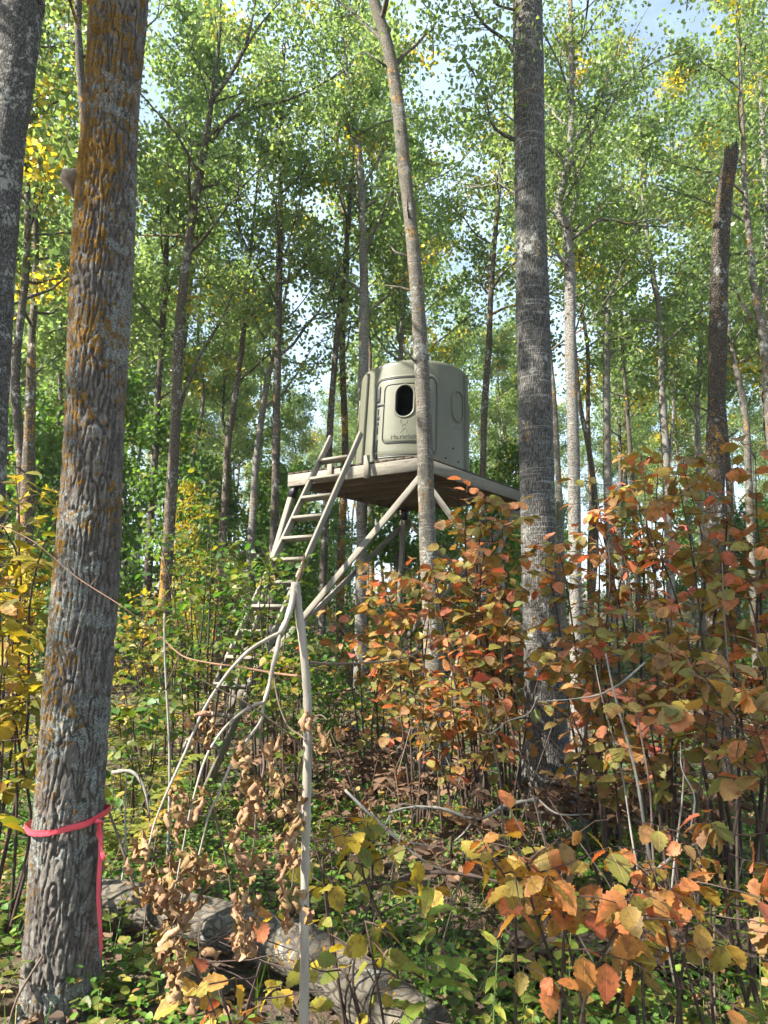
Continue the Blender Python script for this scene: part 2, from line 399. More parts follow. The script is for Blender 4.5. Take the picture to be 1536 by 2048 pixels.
M['branch_lichen'] = simple('lichened_branch', (.16, .14, .12), .9, 45, .3, .5, col2=(.22, .21, .18))
M['ribbon'] = simple('pink_ribbon_plastic', (.8, .09, .12), .38, 9, .15, .2, .5)
M['fungus'] = simple('bracket_fungus_flesh', (.2, .15, .11), .8, 25, .5, .4)
M['black'] = simple('black_metal', (.018, .018, .02), .5, 20, .3, .2)
M['tire'] = simple('black_rubber', (.025, .025, .027), .7, 20, .3, .3)
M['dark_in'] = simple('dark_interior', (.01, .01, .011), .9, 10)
M['soil'] = None
def woodmat(name, a, b_, dirt=.35):
    m, t, b = newmat(name)
    v = coords(t, (1.2, 22, 22), rnd=True); n = noise(t, v, 2.2, 6, .65, .4)
    v2 = coords(t, (2.5, 70, 70), rnd=True); n2 = noise(t, v2, 2, 3, .6)
    v3 = coords(t, (3, 6, 6), rnd=True); n3 = noise(t, v3, 1.3, 3, .6)
    oi = t.nodes.new('ShaderNodeObjectInfo')
    col = mix(t, ramp(t, n, [(.33, g3(0)), (.66, g3(1))]), a, b_)
    col = mix(t, ramp(t, n2, [(.52, g3(0)), (.7, g3(.5))]), col, tuple(c * .45 for c in a))
    col = mix(t, ramp(t, n3, [(.5, g3(0)), (.75, g3(dirt))]), col, (.09, .075, .055))
    col = mix(t, 1.0, col, ramp(t, oi.outputs['Random'], [(0, g3(.82)), (1, g3(1.0))]), 'MULTIPLY')
    t.links.new(col, b.inputs['Base Color']); b.inputs['Roughness'].default_value = .85; b.inputs['Specular IOR Level'].default_value = .2
    bump(t, b, math_(t, 'ADD', n, math_(t, 'MULTIPLY', n2, .6)), .5, .004)
    return m
M['wood'] = woodmat('weathered_grey_lumber', (.28, .25, .2), (.18, .16, .13))
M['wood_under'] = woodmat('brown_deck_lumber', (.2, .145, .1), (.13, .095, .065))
M['wood_dark'] = woodmat('shade_darkened_planks', (.085, .062, .045), (.055, .04, .03))  # plank colour darkened to paint in the shade between the lighter joists
def blindmat():
    m, t, b = newmat('olive_moulded_plastic')
    v = coords(t, (1, 1, 1)); n = noise(t, v, 1.7, 4, .6); n2 = noise(t, coords(t, (9, 9, .8)), 2, 4, .6); n3 = noise(t, v, 160, 2)
    col = mix(t, ramp(t, n, [(.3, g3(0)), (.7, g3(1))]), (.098, .098, .066), (.128, .126, .085))
    col = mix(t, ramp(t, n2, [(.5, g3(0)), (.75, g3(.3))]), col, (.13, .135, .09))
    vv = t.nodes.new('ShaderNodeTexVoronoi'); vv.inputs['Scale'].default_value = 14; t.links.new(v, vv.inputs['Vector'])
    col = mix(t, ramp(t, vv.outputs['Distance'], [(.05, g3(.55)), (.1, g3(0))]), col, (.36, .36, .3))
    t.links.new(col, b.inputs['Base Color']); b.inputs['Roughness'].default_value = .48; b.inputs['Specular IOR Level'].default_value = .4
    bump(t, b, math_(t, 'ADD', n, math_(t, 'MULTIPLY', n3, .12)), .25, .01)
    return m
M['blind'] = blindmat()

# ------------------------------------------------------------------ terrain
def build_ground():
    m, t, b = newmat('forest_floor')
    v = coords(t, (1, 1, 1)); n1 = noise(t, v, 1.1, 5, .6); n2 = noise(t, v, 28, 5, .7); n3 = noise(t, v, 7, 4, .6)
    col = mix(t, ramp(t, n2, [(.35, g3(0)), (.7, g3(1))]), (.035, .024, .016), (.14, .09, .055))
    col = mix(t, ramp(t, n3, [(.5, g3(0)), (.62, g3(.6))]), col, (.05, .075, .02))
    col = mix(t, ramp(t, n1, [(.5, g3(0)), (.7, g3(.4))]), col, (.16, .12, .05))
    t.links.new(col, b.inputs['Base Color']); b.inputs['Roughness'].default_value = .95
    bump(t, b, math_(t, 'ADD', n2, n3), .8, .04)
    a = np.linspace(-1, 1, 161); X1 = np.sign(a) * np.abs(a) ** 2.6 * 900
    c = np.linspace(0, 1, 181); Y1 = np.concatenate([[-900, -300, -100, -40, -15, -6, -2], c ** 2.6 * 900])
    X, Y = np.meshgrid(X1, Y1); Z = ground(X, Y); V = np.stack([X, Y, Z], -1).reshape(-1, 3)
    nx, ny = len(X1), len(Y1)
    i = (np.arange(ny - 1)[:, None] * nx + np.arange(nx - 1)[None]).ravel()
    mb = MB().add(V, [np.stack([i, i + 1, i + nx + 1, i + nx], 1)])
    obj('ground', mb, m, kind='structure')
build_ground()

# ------------------------------------------------------------------ trees
def to_path(pts, d, lean=0.0):
    """pts: (px, py[, width]); returns world points and radii; lean = change of distance per metre of height"""
    P, r = [], []
    for q in pts:
        p = at(q[0], q[1], d)
        if lean: p = at(q[0], q[1], d + lean * (p[2] - EYE))
        P.append(p)
        if len(q) > 2: r.append(q[2] / 2 / FPX * dep(p))
    return np.array(P), np.array(r)
def grow_branches(rng, trunk, rad, z0, z1, n, length, up=.7, sub=4, mbB=None, lop=None, segs=5, lift=.5):
    """returns twig sample points for leaves"""
    tips = []
    zs = trunk[:, 2]
    for i in range(n):
        h = z0 + (z1 - z0) * (i + rng.random()) / n
        k = min(np.searchsorted(zs, h), len(zs) - 1)
        t_ = 0 if k == 0 else (h - zs[k - 1]) / max(zs[k] - zs[k - 1], 1e-6)
        p = trunk[max(k - 1, 0)] * (1 - t_) + trunk[k] * t_ if k else trunk[0]
        rr = rad[max(k - 1, 0)]
        frac = (h - z0) / max(z1 - z0, .1)
        L = length * (1.15 - .75 * frac) * rng.uniform(.6, 1.25)
        az = i * 2.4 + rng.normal() * .4
        u = up + .5 * frac + rng.normal() * .15
        d = np.array([math.cos(az), math.sin(az), u]); d /= np.linalg.norm(d)
        q = [p]; m = 6
        for s in range(m):
            d = d + rng.normal(size=3) * .16 + np.array([0, 0, .07 * lift]); d /= np.linalg.norm(d)
            q.append(q[-1] + d * L / m)
        q = np.array(q); r0 = min(rr * .5, .012 + L * .012)
        if mbB is not None: mbB.add(*tube(q, np.linspace(r0, r0 * .25, len(q)), segs, False))
        for s in range(sub):
            k2 = rng.integers(2, m + 1); p2 = q[k2]
            d2 = nrm(q[k2] - q[k2 - 1]) + rng.normal(size=3) * .75; d2[2] += .1; d2 = nrm(d2)
            l2 = L * rng.uniform(.25, .5); w2 = [p2]
            for s2 in range(4):
                d2 = nrm(d2 + rng.normal(size=3) * .2); w2.append(w2[-1] + d2 * l2 / 4)
            w2 = np.array(w2)
            if mbB is not None: mbB.add(*tube(w2, np.linspace(r0 * .4, r0 * .12, 5), 4, False))
            tips.append(w2)
        tips.append(q[3:])
    return tips
def leaf_cloud(rng, tips, count, size, spread, tmpl, mb, yellow=.03, clump=.6):
    nT = len(tips); wts = rng.random(nT) ** clump + .15; wts /= wts.sum()
    ids = rng.choice(nT, count, p=wts)
    hue = rng.random(nT) * .55; isy = rng.random(nT) < yellow
    pos = np.empty((count, 3))
    T = np.array([w_[np.linspace(0, len(w_) - 1, 4).astype(int)] for w_ in tips])
    k = rng.integers(0, 4, count); f = rng.random(count)[:, None]; k2 = np.minimum(k + 1, 3)
    pos = T[ids, k] * (1 - f) + T[ids, k2] * f + rng.normal(size=(count, 3)) * spread * np.array([1, 1, .8])
    rnd = hue[ids] + rng.random(count) * .33
    rnd = np.where(isy[ids], .94 + .06 * rng.random(count), np.clip(rnd, 0, .9))
    D = nrm(rng.normal(size=(count, 3)) + np.array([0, 0, -.7])); Nn = rvec(count)
    scatter(mb, tmpl, pos, D, Nn, size * rng.uniform(.65, 1.25, count), rnd)
def tree(name, label, pts, d, bark, height=15, crown=(6, 1.8, 4500), lsize=.07, lean=0, seg=14, limbs=(), group='trees of the aspen wood', yellow=.03, spread=.22, nbr=16, broken=False, leafm='aspen', step=5, knots=0, tmpl=T4, relief=.035, cat='tree', seed=None, up=.7):
    rng = np.random.default_rng(seed if seed is not None else int(pts[0][0] * 7 + d * 13))
    P, r = to_path(pts, d, lean)
    o_ = np.argsort(P[:, 2]); P, r = P[o_], r[o_]
    base = P[0].copy(); g = gz(base[0], base[1])
    slope = (P[1] - P[0]) / max(P[1][2] - P[0][2], .1)
    if P[0][2] > g - .05:
        nb = P[0] - slope * (P[0][2] - g + .15) * np.array([.6, .6, 1]); P = np.vstack([nb, P]); r = np.concatenate([[r[0] * 1.25], r])
    if not broken and P[-1][2] < height:
        sl = (P[-1] - P[-2]) / (P[-1][2] - P[-2][2]); dz = height - P[-1][2]
        n1 = P[-1] + np.array([sl[0] * .7, sl[1] * .7, 1]) * dz * .5; n2 = n1 + np.array([sl[0] * .3 + rng.normal() * .05, rng.normal() * .05, 1]) * dz * .5
        P = np.vstack([P, n1, n2]); r = np.concatenate([r, [r[-1] * .6, .02]])
    T = smooth_path(np.column_stack([P, r]), step); path, rad = T[:, :3], np.maximum(T[:, 3], .012)
    if d < 9 or seg > 16:
        L = np.concatenate([[0], np.cumsum(np.linalg.norm(np.diff(path, axis=0), axis=1))]); n = int(min(L[-1], 14) / .05)
        s = np.linspace(0, L[-1], n); path = np.stack([np.interp(s, L, path[:, k]) for k in range(3)], 1); rad = np.interp(s, L, rad)
    V, F = tube(path, rad, seg, True)
    nn = len(path) * seg; ang = np.tile(np.arange(seg), len(path)) / seg * 2 * np.pi
    zz = V[:nn, 2]; ctr = np.repeat(path, seg, 0)
    ph = rng.random(6) * 6.28
    k_ = 1 + relief * (np.sin(ang * 3 + zz * 1.1 + ph[0]) + np.sin(ang * 2 - zz * 2.3 + ph[1]) + .7 * np.sin(zz * 5 + ph[2]) + .6 * np.sin(zz * 11 + ang + ph[3])) + rng.normal(size=nn) * relief * .5
    if broken:
        jag = rng.normal(size=seg) * r[-1] * .5 + r[-1] * .5 * np.sin(np.arange(seg) / seg * 6.283 + ph[5]); V[nn - seg:nn, 2] += jag
    bz = path[0, 2]; k_ += .35 * np.exp(-(zz - bz) / .28) * (1 + .35 * np.sin(ang * 5 + ph[4]))
    V[:nn] = ctr + (V[:nn] - ctr) * k_[:, None]
    root = thing(name, label, cat, (path[0, 0], path[0, 1], g), group)
    off = np.array(root.location)
    obj('trunk', MB().add(V - off, F), bark, root)
    mbB = MB(); tips = []
    for lp in limbs:
        ld = lp[0]; lw = lp[1]; q, _ = to_path(lp[2], ld)
        q = smooth_path(q, 5); r0 = lw / 2 / FPX * dep(q[0]); rr = np.linspace(r0, max(r0 * .3, .004), len(q))
        obj('limb', MB().add(tube(q, rr, 8)[0] - off, tube(q, rr, 8)[1]), bark, root)
        for s in range(max(3, int(len(q) / 2.5))):
            k2 = rng.integers(len(q) // 3, len(q)); d2 = nrm(q[min(k2, len(q) - 1)] - q[k2 - 1]) + rng.normal(size=3) * .7; d2 = nrm(d2)
            l2 = rng.uniform(.4, .9); w2 = [q[k2]]
            for s2 in range(4):
                d2 = nrm(d2 + rng.normal(size=3) * .2); w2.append(w2[-1] + d2 * l2 / 4)
            w2 = np.array(w2); mbB.add(*tube(w2, np.linspace(max(r0 * .25, .004), .0025, 5), 4, False)); tips.append(w2)
    if crown and crown[2]:
        tips += grow_branches(rng, path, rad, crown[0], path[-1, 2] - .1, nbr, crown[1], up, 4, mbB)
        # a few bare dead stubs lower down
    for s in range(knots):
        k2 = rng.integers(len(path) // 6, max(len(path) * 2 // 3, len(path) // 6 + 2)); a = rng.random() * 6.28
        p0 = path[k2]; d2 = np.array([math.cos(a), math.sin(a), .5]); L = rng.uniform(.1, .5)
        q = np.array([p0, p0 + d2 * L * .5, p0 + d2 * L + rng.normal(size=3) * .05]); mbB.add(*tube(q, [.02, .014, .006], 5))
    if mbB.n:
        mbB.V = [v - off for v in mbB.V]; obj('branches', mbB, bark, root, kind='stuff')
    if crown and crown[2]:
        mbL = MB(); leaf_cloud(rng, tips, int(crown[2] * 1.5), lsize * 1.0, spread * .75, tmpl, mbL, yellow, 1.3)
        mbL.V = [v - off for v in mbL.V]
        obj('crown', mbL, M[leafm], root, attr=True, smooth=False, kind='stuff')
    return root

# --- the big lichened trunk in front, with real bark relief
HERO = [(240, -60, 128), (239, 0, 130), (217, 300, 135), (199, 650, 139), (182, 1000, 144), (162, 1300, 148), (137, 1640, 166), (125, 1900, 171), (117, 2048, 176), (112, 2150, 186)]
HD = 2.9
def hero_tree():
    P, r = to_path(HERO, HD); P, r = P[::-1], r[::-1] * .87
    g = gz(P[0][0], HD)
    P = np.vstack([[P[0][0] - .02, HD, g - .1], P]); r = np.concatenate([[r[0] * 1.25], r])
    top = P[-1] + np.array([.12, .05, 2.5]); P = np.vstack([P, top, top + np.array([.05, .1, 6])]); r = np.concatenate([r, [r[-1] * .9, .03]])
    o_ = np.argsort(P[:, 2]); P, r = P[o_], r[o_]
    T = smooth_path(np.column_stack([P, r]), 12)
    L = np.concatenate([[0], np.cumsum(np.linalg.norm(np.diff(T[:, :3], axis=0), axis=1))])
    s = np.concatenate([np.arange(0, 5.6, .0072), np.arange(5.6, L[-1], .08)])
    path = np.stack([np.interp(s, L, T[:, k]) for k in range(3)], 1); rad = np.interp(s, L, T[:, 3])
    seg = 216
    V, F = tube(path, rad, seg, True)
    nn = len(path) * seg
    ang = np.tile(np.arange(seg) / seg, len(path)); zz = np.repeat(s, seg)
    # interlaced ridges: zero crossings of warped noise, stretched along the trunk, cut by short cross cracks
    def gnoise(u, v, nu, seed):
        g = np.random.default_rng(seed).random((512, nu)) * 6.283; iu, iv = np.floor(u).astype(int), np.floor(v).astype(int); fu, fv = u - iu, v - iv
        su, sv = fu * fu * (3 - 2 * fu), fv * fv * (3 - 2 * fv)
        def c(a, b): an = g[(iv + b) % 512, (iu + a) % nu]; return np.cos(an) * (fu - a) + np.sin(an) * (fv - b)
        return (c(0, 0) * (1 - su) + c(1, 0) * su) * (1 - sv) + (c(0, 1) * (1 - su) + c(1, 1) * su) * sv
    w1 = gnoise(ang * 8, zz * 5, 8, 1); w2 = gnoise(ang * 24, zz * 16, 24, 2)
    f1 = np.abs(gnoise((ang + .018 * w1 + .008 * w2) * 40, zz * 9.5 + w1 * .9 + w2 * .5, 40, 3))
    f4 = gnoise(ang * 90, zz * 60, 90, 6)
    f2 = np.abs(gnoise((ang + .01 * w2) * 70, zz * 26 + w1, 70, 4)); f3 = np.abs(gnoise(ang * 40, zz * 44 + w2 * 1.5, 40, 5)); f5 = 0
    e1 = sst(.0, .2, f1 + .1 * f4); e2 = sst(0, .13, f2); e3 = .55 + .45 * sst(0, .1, f3); h1 = .5 + gnoise(ang * 30, zz * 25, 30, 7)
    disp = .0032 * e1 + .0022 * e2 * e1 + .002 * e3 * e1 + .005 * h1 * e1 + .0016 * f4 + np.random.default_rng(2).normal(size=nn) * .0004 - .005
    disp += .006 * np.sin(zz * 4 + ang * 12.566) + .35 * np.exp(-zz / .2) * .05 - .012
    hgt = np.concatenate([np.clip(.42 * e1 + .24 * e1 * e2 + .14 * e3 * e1 + .2 * h1 + .25 * f4, 0, 1), [1, 1]])
    ctr = np.repeat(path, seg, 0); dirn = nrm(V[:nn] - ctr); V[:nn] += dirn * disp[:, None]
    root = thing('aspen_tree', 'thick trunk crusted with orange and grey lichen, tied with a pink ribbon', 'tree', (path[0, 0], path[0, 1], g))
    off = np.array(root.location)
    obj('trunk', MB().add(V - off, F, hgt), M['bark_hero'], root, attr=True)
    rng = np.random.default_rng(5); mbB = MB(); mbL = MB()
    tips = grow_branches(rng, path, rad, 6.5, path[-1, 2], 14, 2.0, mbB=mbB); leaf_cloud(rng, tips, 3500, .06, .25, T6, mbL)
    for mb, nm, mt, at_ in ((mbB, 'branches', M['bark_dim'], False), (mbL, 'crown', M['aspen'], True)):
        mb.V = [v - off for v in mb.V]; obj(nm, mb, mt, root, attr=at_, kind='stuff')
    return path, rad
hero_path, hero_rad = hero_tree()

tree('aspen_tree', 'dark spotted trunk at the upper left edge, left of the orange trunk', [(49, -30, 78), (47, 0, 76), (28, 150, 74), (10, 300, 72), (-3, 480, 68), (-16, 700, 66), (-26, 1000, 66)], 5.2, M['bark_left'], 13, (7.5, 2, 2500), .06, seg=28, relief=.02, tmpl=T6)
tree('aspen_tree', 'massive straight dark grey trunk rising right of the hunting blind', [(1054, -60, 58), (1055, 0, 58), (1059, 250, 60), (1061, 420, 61), (1063, 520, 63), (1067, 700, 66), (1072, 900, 68), (1077, 1080, 70), (1084, 1280, 72), (1091, 1450, 84), (1096, 1570, 108)], 6.0, M['bark_dark'], 14, (7.4, 2.2, 3800), .055, seg=48, relief=.012, tmpl=T6,
     limbs=[(6.0, 9, [(1032, 112), (1010, 80), (975, 55), (950, 25), (935, -10)]), (6.0, 8, [(1030, 280), (1000, 265), (982, 243), (972, 200), (955, 165)]), (5.9, 6, [(1030, 20), (1000, 12), (985, 0)])])
tree('aspen_tree', 'slender leaning trunk in front of the hunting blind, curving left above', [(742, -40, 21), (748, 0, 22), (775, 90, 24), (795, 200, 25), (808, 330, 26), (822, 450, 26), (831, 550, 27), (838, 650, 28), (845, 780, 30), (850, 900, 32), (853, 1000, 33), (857, 1100, 34), (862, 1200, 37), (867, 1300, 40), (870, 1400, 42)], 8.0, M['bark_mid'], 13, (8.3, 1.8, 2600), .06, seg=32, relief=.022, knots=6, tmpl=T6)
tree('aspen_tree', 'thin dark stem half hidden behind the orange lichened trunk', [(157, -20, 14), (156, 60, 14), (160, 130, 15), (172, 350, 16), (180, 900, 18)], 8.5, M['bark_dim'], 13, (9, 1.6, 1500), .07)
tree('tree_snag', 'broken dead stub of a trunk standing left of the orange lichened trunk', [(63, 692, 15), (62, 740, 18), (59, 850, 20), (55, 950, 22), (50, 1100, 24)], 10, M['bark_orange'], crown=None, broken=True, seg=16, knots=2, cat='dead tree')
tree('tree_snag', 'thick broken snag with jagged top near the right edge', [(1463, 305, 27), (1455, 350, 30), (1446, 420, 31), (1441, 500, 32), (1438, 600, 33), (1435, 750, 34), (1431, 900, 35), (1429, 1100, 37), (1432, 1300, 40)], 7.2, M['bark_snag'], crown=None, broken=True, seg=32, knots=9, cat='dead tree', relief=.03)
tree('aspen_tree', 'narrow trunk with orange foot, first right of the lichened trunk', [(333, 480, 10), (331, 560, 11), (322, 700, 12), (315, 800, 12), (311, 900, 13), (304, 1000, 14), (298, 1100, 15)], 13.5, M['bark_dim'], 12, (5.5, 1.8, 3200), .085, limbs=[(13.5, 6, [(331, 560), (350, 500), (358, 450), (370, 400)])])
tree('aspen_tree', 'forked tree spreading two dark limbs against pale sky at upper left', [(424, 195, 9), (410, 290, 14), (396, 370, 16), (384, 440, 17), (368, 560, 18), (356, 700, 19), (352, 820, 20), (345, 950, 21), (337, 1080, 23), (330, 1200, 24)], 11.5, M['bark_orange'], 14, (7.5, 1.9, 3600), .07, seg=18,
     limbs=[(11.5, 10, [(412, 290), (428, 262), (465, 236), (510, 214), (560, 205), (620, 180), (690, 142)]), (11.5, 10, [(424, 200), (450, 165), (478, 120), (495, 80), (508, 20), (515, -20)]), (11.5, 6, [(478, 120), (520, 50), (565, 0)]), (11.6, 8, [(358, 820), (376, 770), (398, 715), (425, 670), (450, 625), (472, 575), (500, 545), (545, 520)]), (11.4, 5, [(402, 340), (430, 318), (470, 305)])])
tree('aspen_tree', 'short bare-topped trunk with orange bark right of the forked tree', [(486, 672, 10), (479, 730, 11), (466, 820, 12), (455, 900, 13), (450, 1000, 14), (441, 1120, 15)], 13, M['bark_orange'], 12, (5.8, 1.6, 2200), .085)
tree('aspen_tree', 'straight dark trunk midway between the forked tree and the ladder', [(560, 440, 11), (558, 560, 13), (556, 700, 14), (553, 820, 15), (552, 920, 16), (548, 1060, 17)], 12.5, M['bark_dim'], 13, (6, 1.9, 3600), .075)
tree('aspen_tree', 'wavy trunk with a raised side limb directly left of the ladder', [(552, 690, 8), (535, 760, 12), (523, 840, 13), (512, 930, 14), (506, 1030, 15), (500, 1120, 16)], 13.5, M['bark_pale'], 11, (5.5, 1.6, 2200), .085)
tree('aspen_tree', 'thin grey trunk rising behind the top of the ladder', [(700, 400, 9), (692, 500, 10), (681, 600, 11), (670, 720, 12), (661, 840, 13), (655, 950, 14), (648, 1110, 15)], 13.5, M['bark_dim'], 13, (6.5, 1.7, 3000), .08)
tree('aspen_tree', 'pale upright trunk passing just behind the left side of the blind', [(706, 235, 9), (716, 290, 14), (724, 400, 16), (728, 560, 18), (727, 700, 20), (725, 850, 21), (724, 1050, 22), (721, 1270, 24)], 12.5, M['bark_pale'], 14, (7, 1.9, 4200), .07, seg=18, limbs=[(12.5, 9, [(717, 300), (704, 275), (698, 262)]), (12.5, 7, [(722, 400), (700, 370), (690, 335)]), (12.5, 7, [(728, 370), (745, 340), (762, 310), (775, 285)])])
tree('aspen_tree', 'pale thin trunk emerging above the roof of the blind', [(812, 500, 8), (808, 600, 9), (802, 700, 10), (797, 850, 11), (793, 1080, 13), (797, 1200, 14)], 14.5, M['bark_pale'], 12, (6.5, 1.6, 2600), .085)
tree('aspen_tree', 'slim straight trunk between the blind and the massive dark trunk', [(1004, 270, 8), (1002, 340, 9), (990, 470, 10), (983, 560, 11), (977, 700, 12), (969, 820, 13), (966, 950, 13), (962, 1150, 15)], 13, M['bark_dim'], 13, (7, 1.7, 3000), .075)
tree('birch_tree', 'crooked tree with chalky white upper stem forking near the top right', [(1141, 20, 9), (1142, 110, 10), (1144, 200, 11), (1142, 280, 14), (1132, 340, 16), (1120, 400, 17), (1121, 432, 18), (1134, 462, 20), (1140, 560, 21), (1141, 700, 22), (1146, 850, 23), (1148, 1000, 24), (1152, 1200, 26)], 9.5, M['bark_pale'], 12, (6.8, 1.9, 3600), .065, seg=22, tmpl=T6,
     limbs=[(9.5, 11, [(1146, 290), (1160, 262), (1185, 225), (1208, 180), (1225, 130), (1235, 98)]), (9.6, 8, [(1146, 330), (1160, 300), (1200, 245), (1240, 185), (1290, 135), (1390, 90)]), (9.4, 9, [(1134, 455), (1148, 410), (1155, 375), (1142, 335)]), (9.5, 7, [(1131, 452), (1112, 432), (1095, 415)]), (9.5, 7, [(1148, 462), (1165, 445), (1180, 428)]), (9.5, 5, [(1140, 325), (1120, 308), (1105, 285)]), (9.4, 9, [(1135, 530), (1112, 505), (1095, 470)])])
tree('aspen_tree', 'narrow pale trunk close behind the massive dark trunk', [(1094, 640, 8), (1100, 720, 10), (1108, 800, 11), (1114, 900, 12), (1119, 1000, 12), (1122, 1120, 14)], 12, M['bark_mid'], 11, (6, 1.5, 2000), .08)
tree('birch_tree', 'pale trunk with spread upper limbs right of the crooked tree', [(1290, 350, 6), (1280, 440, 8), (1230, 560, 9), (1215, 620, 12), (1213, 740, 14), (1214, 850, 15), (1216, 980, 16)], 14, M['bark_pale'], 13, (7, 1.8, 3200), .08, limbs=[(14, 6, [(1280, 460), (1270, 420), (1262, 370)]), (14, 6, [(1214, 720), (1240, 690), (1260, 670)])])
tree('aspen_tree', 'forked trunk whose pale twin stem rises beside it, right of centre', [(1305, 540, 9), (1318, 620, 10), (1322, 700, 13), (1325, 800, 14), (1331, 900, 15), (1336, 1050, 16)], 13, M['bark_pale'], 12, (6.5, 1.8, 3000), .08, limbs=[(13, 8, [(1334, 960), (1345, 850), (1346, 790), (1332, 720), (1326, 660)]), (13, 5, [(1346, 790), (1355, 740), (1358, 690)])])
tree('aspen_tree', 'faint pale trunk between the forked stems and the thick snag', [(1402, 660, 6), (1398, 740, 8), (1395, 800, 9), (1397, 900, 10), (1400, 1000, 10)], 17, M['bark_pale'], 12, (6, 1.6, 2200), .1, limbs=[(17, 5, [(1396, 790), (1380, 770), (1370, 755)])])
tree('birch_tree', 'sinuous pale trunk right of the thick snag', [(1487, 300, 9), (1489, 375, 10), (1496, 450, 12), (1503, 520, 13), (1513, 600, 15), (1527, 680, 17), (1536, 780, 18), (1545, 900, 20)], 10, M['bark_mid'], 12, (6.5, 1.8, 3000), .07, seg=18, limbs=[(10, 8, [(1515, 610), (1535, 560), (1550, 520)]), (10, 8, [(1505, 640), (1480, 600), (1468, 560)])])
tree('aspen_tree', 'white upright trunk cut by the right edge of the view', [(1528, 300, 11), (1532, 400, 12), (1536, 520, 14), (1541, 700, 15), (1545, 1000, 17)], 12, M['bark_pale'], 13, (7, 1.8, 2500), .075)
tree('aspen_tree', 'knotted crooked trunk left of the sinuous pale trunk, leaning left', [(1458, 660, 8), (1468, 720, 10), (1482, 780, 12), (1492, 850, 13), (1497, 950, 14), (1503, 1100, 15)], 12.5, M['bark_mid'], 11, (5.8, 1.6, 2200), .08)

# --- trees with no place of their own: prototypes copied through the wood
def proto_tree(i, leafy, height, lsize, nl, yellow, bark):
    rng = np.random.default_rng(100 + i)
    n = 9; z = np.linspace(-.15, height, n); w_ = np.cumsum(rng.normal(size=(n, 2)) * .11, 0); w_[0] = 0
    T = smooth_path(np.column_stack([w_, z, np.linspace(.085 + .02 * rng.random(), .015, n)]), 4)
    root = thing('aspen_tree', 'slender aspen standing deep in the wood behind the platform', 'tree', (0, 0, 0), 'slender aspens deep in the wood')
    obj('trunk', MB().add(*tube(T[:, :3], T[:, 3], 10)), bark, root)
    mbB = MB(); mbL = MB()
    tips = grow_branches(rng, T[:, :3], T[:, 3], height * leafy, height - .1, 22, [1.9, 2.6, 2.2, 3.0][i % 4], .45, 4, mbB)
    leaf_cloud(rng, tips, nl, lsize, .2, T4, mbL, yellow, 1.6)
    obj('branches', mbB, bark, root, kind='stuff'); obj('crown', mbL, M['aspen'], root, attr=True, smooth=False, kind='stuff')
    return root
barks = [M['bark_dim'], M['bark_pale'], M['bark_mid'], M['bark_orange']]
protos = [proto_tree(i, .42 + .05 * (i % 4), 13 + (i * 1.7) % 4, .105, 9500, .04 if i % 4 else .12, barks[i % 4]) for i in range(8)]
used = [False] * 8
taken = [tuple(o.location[:2]) for o in C.objects if o.type == 'EMPTY' and o.get('category') in ('tree', 'dead tree')]
def where(x, y):
    px = 768 + x / y * FPX
    for lim, nm in ((130, 'at the left edge of the wood'), (330, 'right of the lichened trunk'), (560, 'left of the ladder'), (700, 'behind the ladder'), (960, 'behind the blind and platform'), (1110, 'behind the massive dark trunk'), (1400, 'right of the massive dark trunk')):
        if px < lim: return nm
    return 'near the right edge, beyond the thick snag'
LOOK = ['slender grey-brown aspen', 'slender pale-barked aspen', 'slender banded grey aspen', 'slender aspen with orange stained bark']
def place(pr, k, x, y, s):
    pr['label'] = '%s %s, %s' % (LOOK[k % 4], 'far off' if y > 34 else 'midway', where(x, y))
    z = gz(x, y); rz = random.random() * 6.28
    if not used[k]:
        used[k] = True; pr.location = (x, y, z); pr.rotation_euler = (0, 0, rz); pr.scale = (s, s, s)
    else: dup(pr, (x, y, z), rz, s, pr['label'])
cnt = 0; tries = 0
while cnt < 110 and tries < 9000:
    tries += 1
    y = 15.5 + 60 * random.random() ** 1.25; x = random.uniform(-1, 1) * (.66 * y + 1.5)
    if any((x - a) ** 2 + (y - b) ** 2 < (1.1 + y * .03) ** 2 for a, b in taken): continue
    taken.append((x, y)); k = random.randrange(8); place(protos[k], k, x, y, random.uniform(.85, 1.2)); cnt += 1
# unseen trees added outside the view to the left, to throw broken shade
hi = proto_tree(40, .56, 14, .09, 7500, .03, barks[0]); hi['label'] = 'unseen tall aspen added beside the camera to cast shade'; hi['group'] = 'unseen aspens added for shade'
hi.location = (-5.0, 1.6, 0)
for x, y, s in ((-4.2, -.2, .97), (-5.6, 4.0, 1.0), (-7.4, -.1, .9)): dup(hi, (x, y, gz(x, y)), x * 3, s)


# understorey saplings with denser, lower foliage
def proto_sapling(i, mat, nl=5500):
    rng = np.random.default_rng(300 + i); height = 5.5 + i * .6
    n = 7; z = np.linspace(-.1, height, n); w_ = np.cumsum(rng.normal(size=(n, 2)) * .1, 0); w_[0] = 0
    T = smooth_path(np.column_stack([w_, z, np.linspace(.035, .006, n)]), 4)
    root = thing('maple_sapling', 'leafy understorey sapling among the trunks behind the platform', 'young tree', (0, 0, 0), 'understorey saplings')
    obj('trunk', MB().add(*tube(T[:, :3], T[:, 3], 7)), M['bark_dim'], root)
    mbB = MB(); mbL = MB()
    tips = grow_branches(rng, T[:, :3], T[:, 3], .6, height - .1, 26, 1.5, .35, 4, mbB, lift=.1)
    leaf_cloud(rng, tips, nl, .12, .2, TM if i % 2 else T6, mbL, .03)
    obj('branches', mbB, M['bark_dim'], root, kind='stuff'); obj('crown', mbL, mat, root, attr=True, smooth=False, kind='stuff')
    return root
saps = [proto_sapling(i, M['maple']) for i in range(4)]
used_s = [False] * 4
cnt = 0; tries = 0; tk = []
